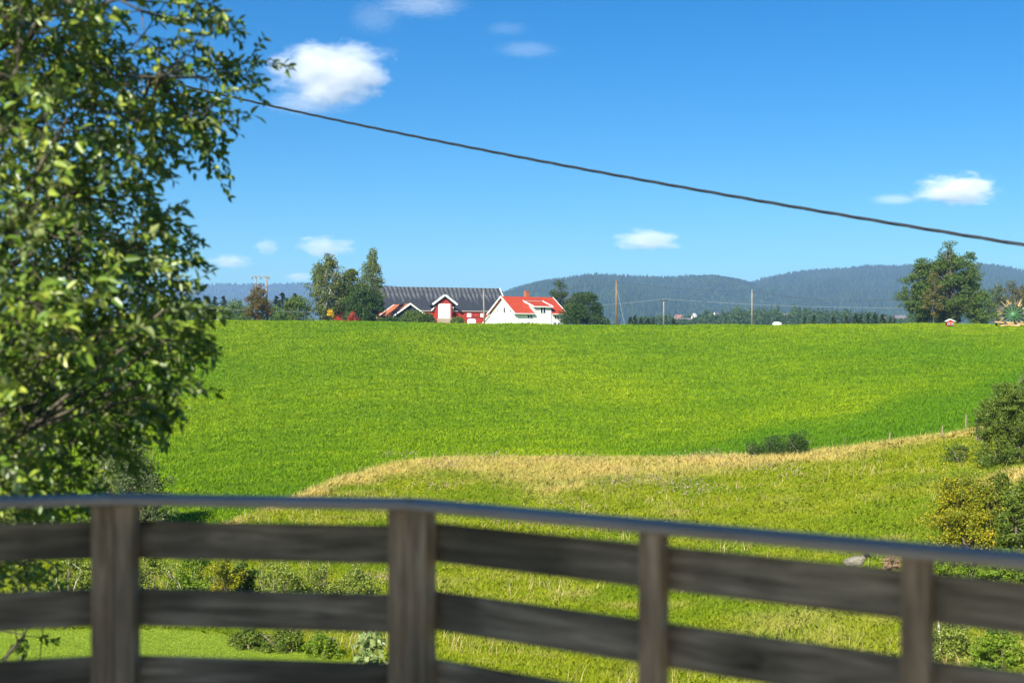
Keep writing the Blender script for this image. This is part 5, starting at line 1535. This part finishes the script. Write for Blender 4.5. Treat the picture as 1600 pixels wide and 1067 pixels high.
# attraction points = twig bases inside the crown
n_try = 54000
zz = rw.uniform(-3.6, 6.2, n_try)
xx = rw.uniform(-7.2, -1.2, n_try)
yy = TY + rw.uniform(-2.5, 2.5, n_try)
rX = reach_at(zz) + 0.10 * np.sin(zz * 9.0 + yy * 2.0)
half = np.maximum(rX - XC, 0.05)
dy = (yy - TY) / 2.5
rad2 = np.where(xx > XC, ((xx - XC) / half) ** 2 + dy ** 2, ((XC - xx) / 3.0) ** 2 + dy ** 2)
ok = (rad2 < 1) & (yy > 5.2)
ok &= (rw.uniform(0, 1, n_try) < 0.35 + 0.75 * rad2)             # leaves sit towards the outside of the crown
vis = (np.abs(xx / yy) < 0.45) & (zz < yy * 0.33)
ok &= vis | (rw.uniform(0, 1, n_try) < 0.16)                    # thinner where nobody looks
gap = np.sin(xx * 3.1 + 1.0 + 0.8 * np.sin(zz * 2.3)) * np.sin(zz * 3.4 + xx * 1.2 + 0.5) * np.sin(yy * 2.7 + zz)
big = np.sin(xx * 1.9 + 0.7 + np.sin(yy * 1.3)) * np.sin(zz * 2.1 + xx * 0.8 + 1.1) * np.cos(yy * 1.5 - 0.6 * zz)
ok &= ((gap > -0.16) & (big > -0.14)) | (rw.uniform(0, 1, n_try) < 0.16)
airy = smooth(0.3, 0.9, zz) * smooth(-3.1, -2.5, xx * TY / yy)        # the upper right opens into separate sprays
ok &= (rw.uniform(0, 1, n_try) > 0.80 * airy) | ((big > 0.16) & (gap > 0.0) & (rw.uniform(0, 1, n_try) < 0.75))
B = np.stack([xx, yy, zz], 1)[ok]
O = np.array([TX, TY, tz0])
limbs = []
for i in range(40):
    zt = rw.uniform(-2.4, 5.5); a = rw.uniform(-1.9, 1.9)
    rr_ = max(reach_at(zt) - XC, 0.3)
    end = np.array([XC + np.cos(a) * rr_ * 0.8 if np.cos(a) > 0 else XC + np.cos(a) * 2.2, TY + np.sin(a) * 2.1, zt])
    zb0 = np.clip(zt - tz0 - rw.uniform(0.8, 2.2), 0.8, 8.6)
    st0 = np.array([np.interp(zb0, [q_[2] for q_ in trunk_pts], [q_[0] for q_ in trunk_pts]), 0, zb0]) + O
    pts = [st0 * (1 - s) + end * s + np.array([0, 0, .35 * np.sin(np.pi * s)]) + rw.normal(0, .06, 3) * (0 < s < 1) for s in np.linspace(0, 1, 8)]
    tw.tube([q_ - O for q_ in pts], list(np.linspace(.038, .006, 8)), 6, caps=False)
    for s in np.linspace(0.15, 1, 30):
        k3 = s * 7; i3 = min(int(k3), 6); f3 = k3 - i3
        limbs.append(pts[i3] * (1 - f3) + pts[i3 + 1] * f3)
nl0 = len(limbs)
cand = np.zeros((nl0 + len(B), 3)); cand[:nl0] = limbs
limbs = np.array(limbs)
LP, LD, LN, LL = [], [], [], []
def twig(base, dirv, length, nl, lsz):
    bend = np.array([0, 0, -0.35 * length]) * rw.uniform(0.0, 1.0)
    ts = np.linspace(0, 1, 4)
    pts = [base + dirv * length * s + bend * s * s for s in ts]
    tw.tube([q_ - O for q_ in pts], [.0042, .0036, .0028, .0012], 3, caps=False)
    side = np.cross(dirv, [0, 0, 1]); side /= max(np.linalg.norm(side), 1e-6)
    upv = np.cross(side, dirv)
    s = 0.10 + 0.90 * (np.arange(nl) + rw.uniform(0.1, 0.9, nl)) / nl
    ph_ = np.arange(nl) * 2.4 + rw.uniform(-.5, .5, nl)
    LP.append(base + dirv * length * s[:, None] + bend * (s * s)[:, None])
    LD.append(dirv * rw.uniform(.35, .9, (nl, 1)) + (side * np.cos(ph_)[:, None] + upv * np.sin(ph_)[:, None]) * .8 + np.array([0, 0, -0.30]) + rw.normal(0, .18, (nl, 3)))
    LN.append(np.array([0, -0.25, 0.9]) * .9 + rw.normal(0, .45, 3) + rw.normal(0, .30, (nl, 3)))
    LL.append(lsz * rw.uniform(.6, 1.25, nl))
d0 = np.array([((limbs - b_) ** 2).sum(1).min() for b_ in B])
B = B[np.argsort(d0)]
nc_ = nl0
for b_ in B:
    k_ = np.argmin(((cand[:nc_] - b_) ** 2).sum(1))
    q0 = cand[k_]
    v = b_ - q0
    dist = np.linalg.norm(v)
    out_v = np.array([b_[0] - XC, (b_[1] - TY) * .8, 0.15])
    dv = v / max(dist, .05) * .7 + out_v / max(np.linalg.norm(out_v), .2) * .6 + np.array([0, 0, .12]) + rw.normal(0, .35, 3)
    dv /= np.linalg.norm(dv)
    if dist > .06:
        tw.tube([q0 - O, b_ - O], [.0058, .0042], 3, caps=False)
    cand[nc_] = b_; nc_ += 1
    twig(b_, dv, rw.uniform(.22, .42), int(rw.uniform(10, 17)), .083)
# long sprays that leave the crown on the right
SPR = [(330, 105, 455, 85, 9.6), (330, 130, 405, 110, 9.4), (300, 205, 355, 272, 9.2), (290, 190, 322, 215, 9.2), (225, 345, 270, 320, 8.6), (240, 395, 312, 375, 8.7), (250, 420, 308, 402, 8.7), (210, 355, 285, 345, 8.8),
       (270, 485, 330, 478, 8.0), (275, 530, 330, 545, 8.0), (240, 590, 280, 632, 7.8), (230, 560, 276, 590, 7.8), (260, 500, 322, 520, 7.9), (230, 620, 258, 660, 7.7), (330, 30, 372, 45, 9.3), (270, 40, 345, 20, 9.0), (260, 70, 350, 62, 9.2), (250, 110, 352, 100, 9.3), (240, 150, 332, 150, 9.2), (300, 95, 410, 125, 9.5), (245, 175, 318, 190, 9.0), (225, 215, 300, 235, 9.0), (215, 245, 262, 268, 8.9),
       (200, 320, 262, 345, 8.7), (190, 290, 232, 300, 8.6), (255, 15, 335, -8, 9.1), (235, 130, 312, 172, 9.1)]
for ax, ay, bx_, by_, D in SPR:
    a_ = np.array([at(ax, D), D - .2, zat(ay, D)]); b2 = np.array([at(bx_, D), D + .1, zat(by_, D)])
    tw.tube([limbs[np.argmin(((limbs - a_) ** 2).sum(1))] - O, a_ - O], [.012, .008], 4, caps=False)
    v = b2 - a_; L_ = np.linalg.norm(v)
    dv = v / L_
    twig(a_, dv, L_, int(14 + L_ * 34), .074)
    for s in (.25, .5, .72):
        dd = dv + rw.normal(0, .55, 3); dd /= np.linalg.norm(dd)
        twig(a_ + v * s, dd, L_ * .38, 9, .07)
tw.build('branch', m_wbark, wl, smooth=True)
LP = np.concatenate(LP) - O
leaf_mesh('crown', LP, np.concatenate(LD), np.concatenate(LN), np.concatenate(LL), 0.50, l_willow, wl, fold=0.22, fine=True)
#END_PART3
# ------------------------------------------------------------------ haze
m_haze, nt, out = nmat('haze_air')
pv = nt.nodes.new('ShaderNodeVolumePrincipled')
pv.inputs['Color'].default_value = (0.34, 0.54, 1.0, 1)
pv.inputs['Density'].default_value = 0.000112
nt.links.new(pv.outputs[0], out.inputs['Volume'])
hz = MB().box((0, 4500, 155), (24000, 9800, 350))
o = hz.build('haze', m_haze)
tag(o, kind='stuff')
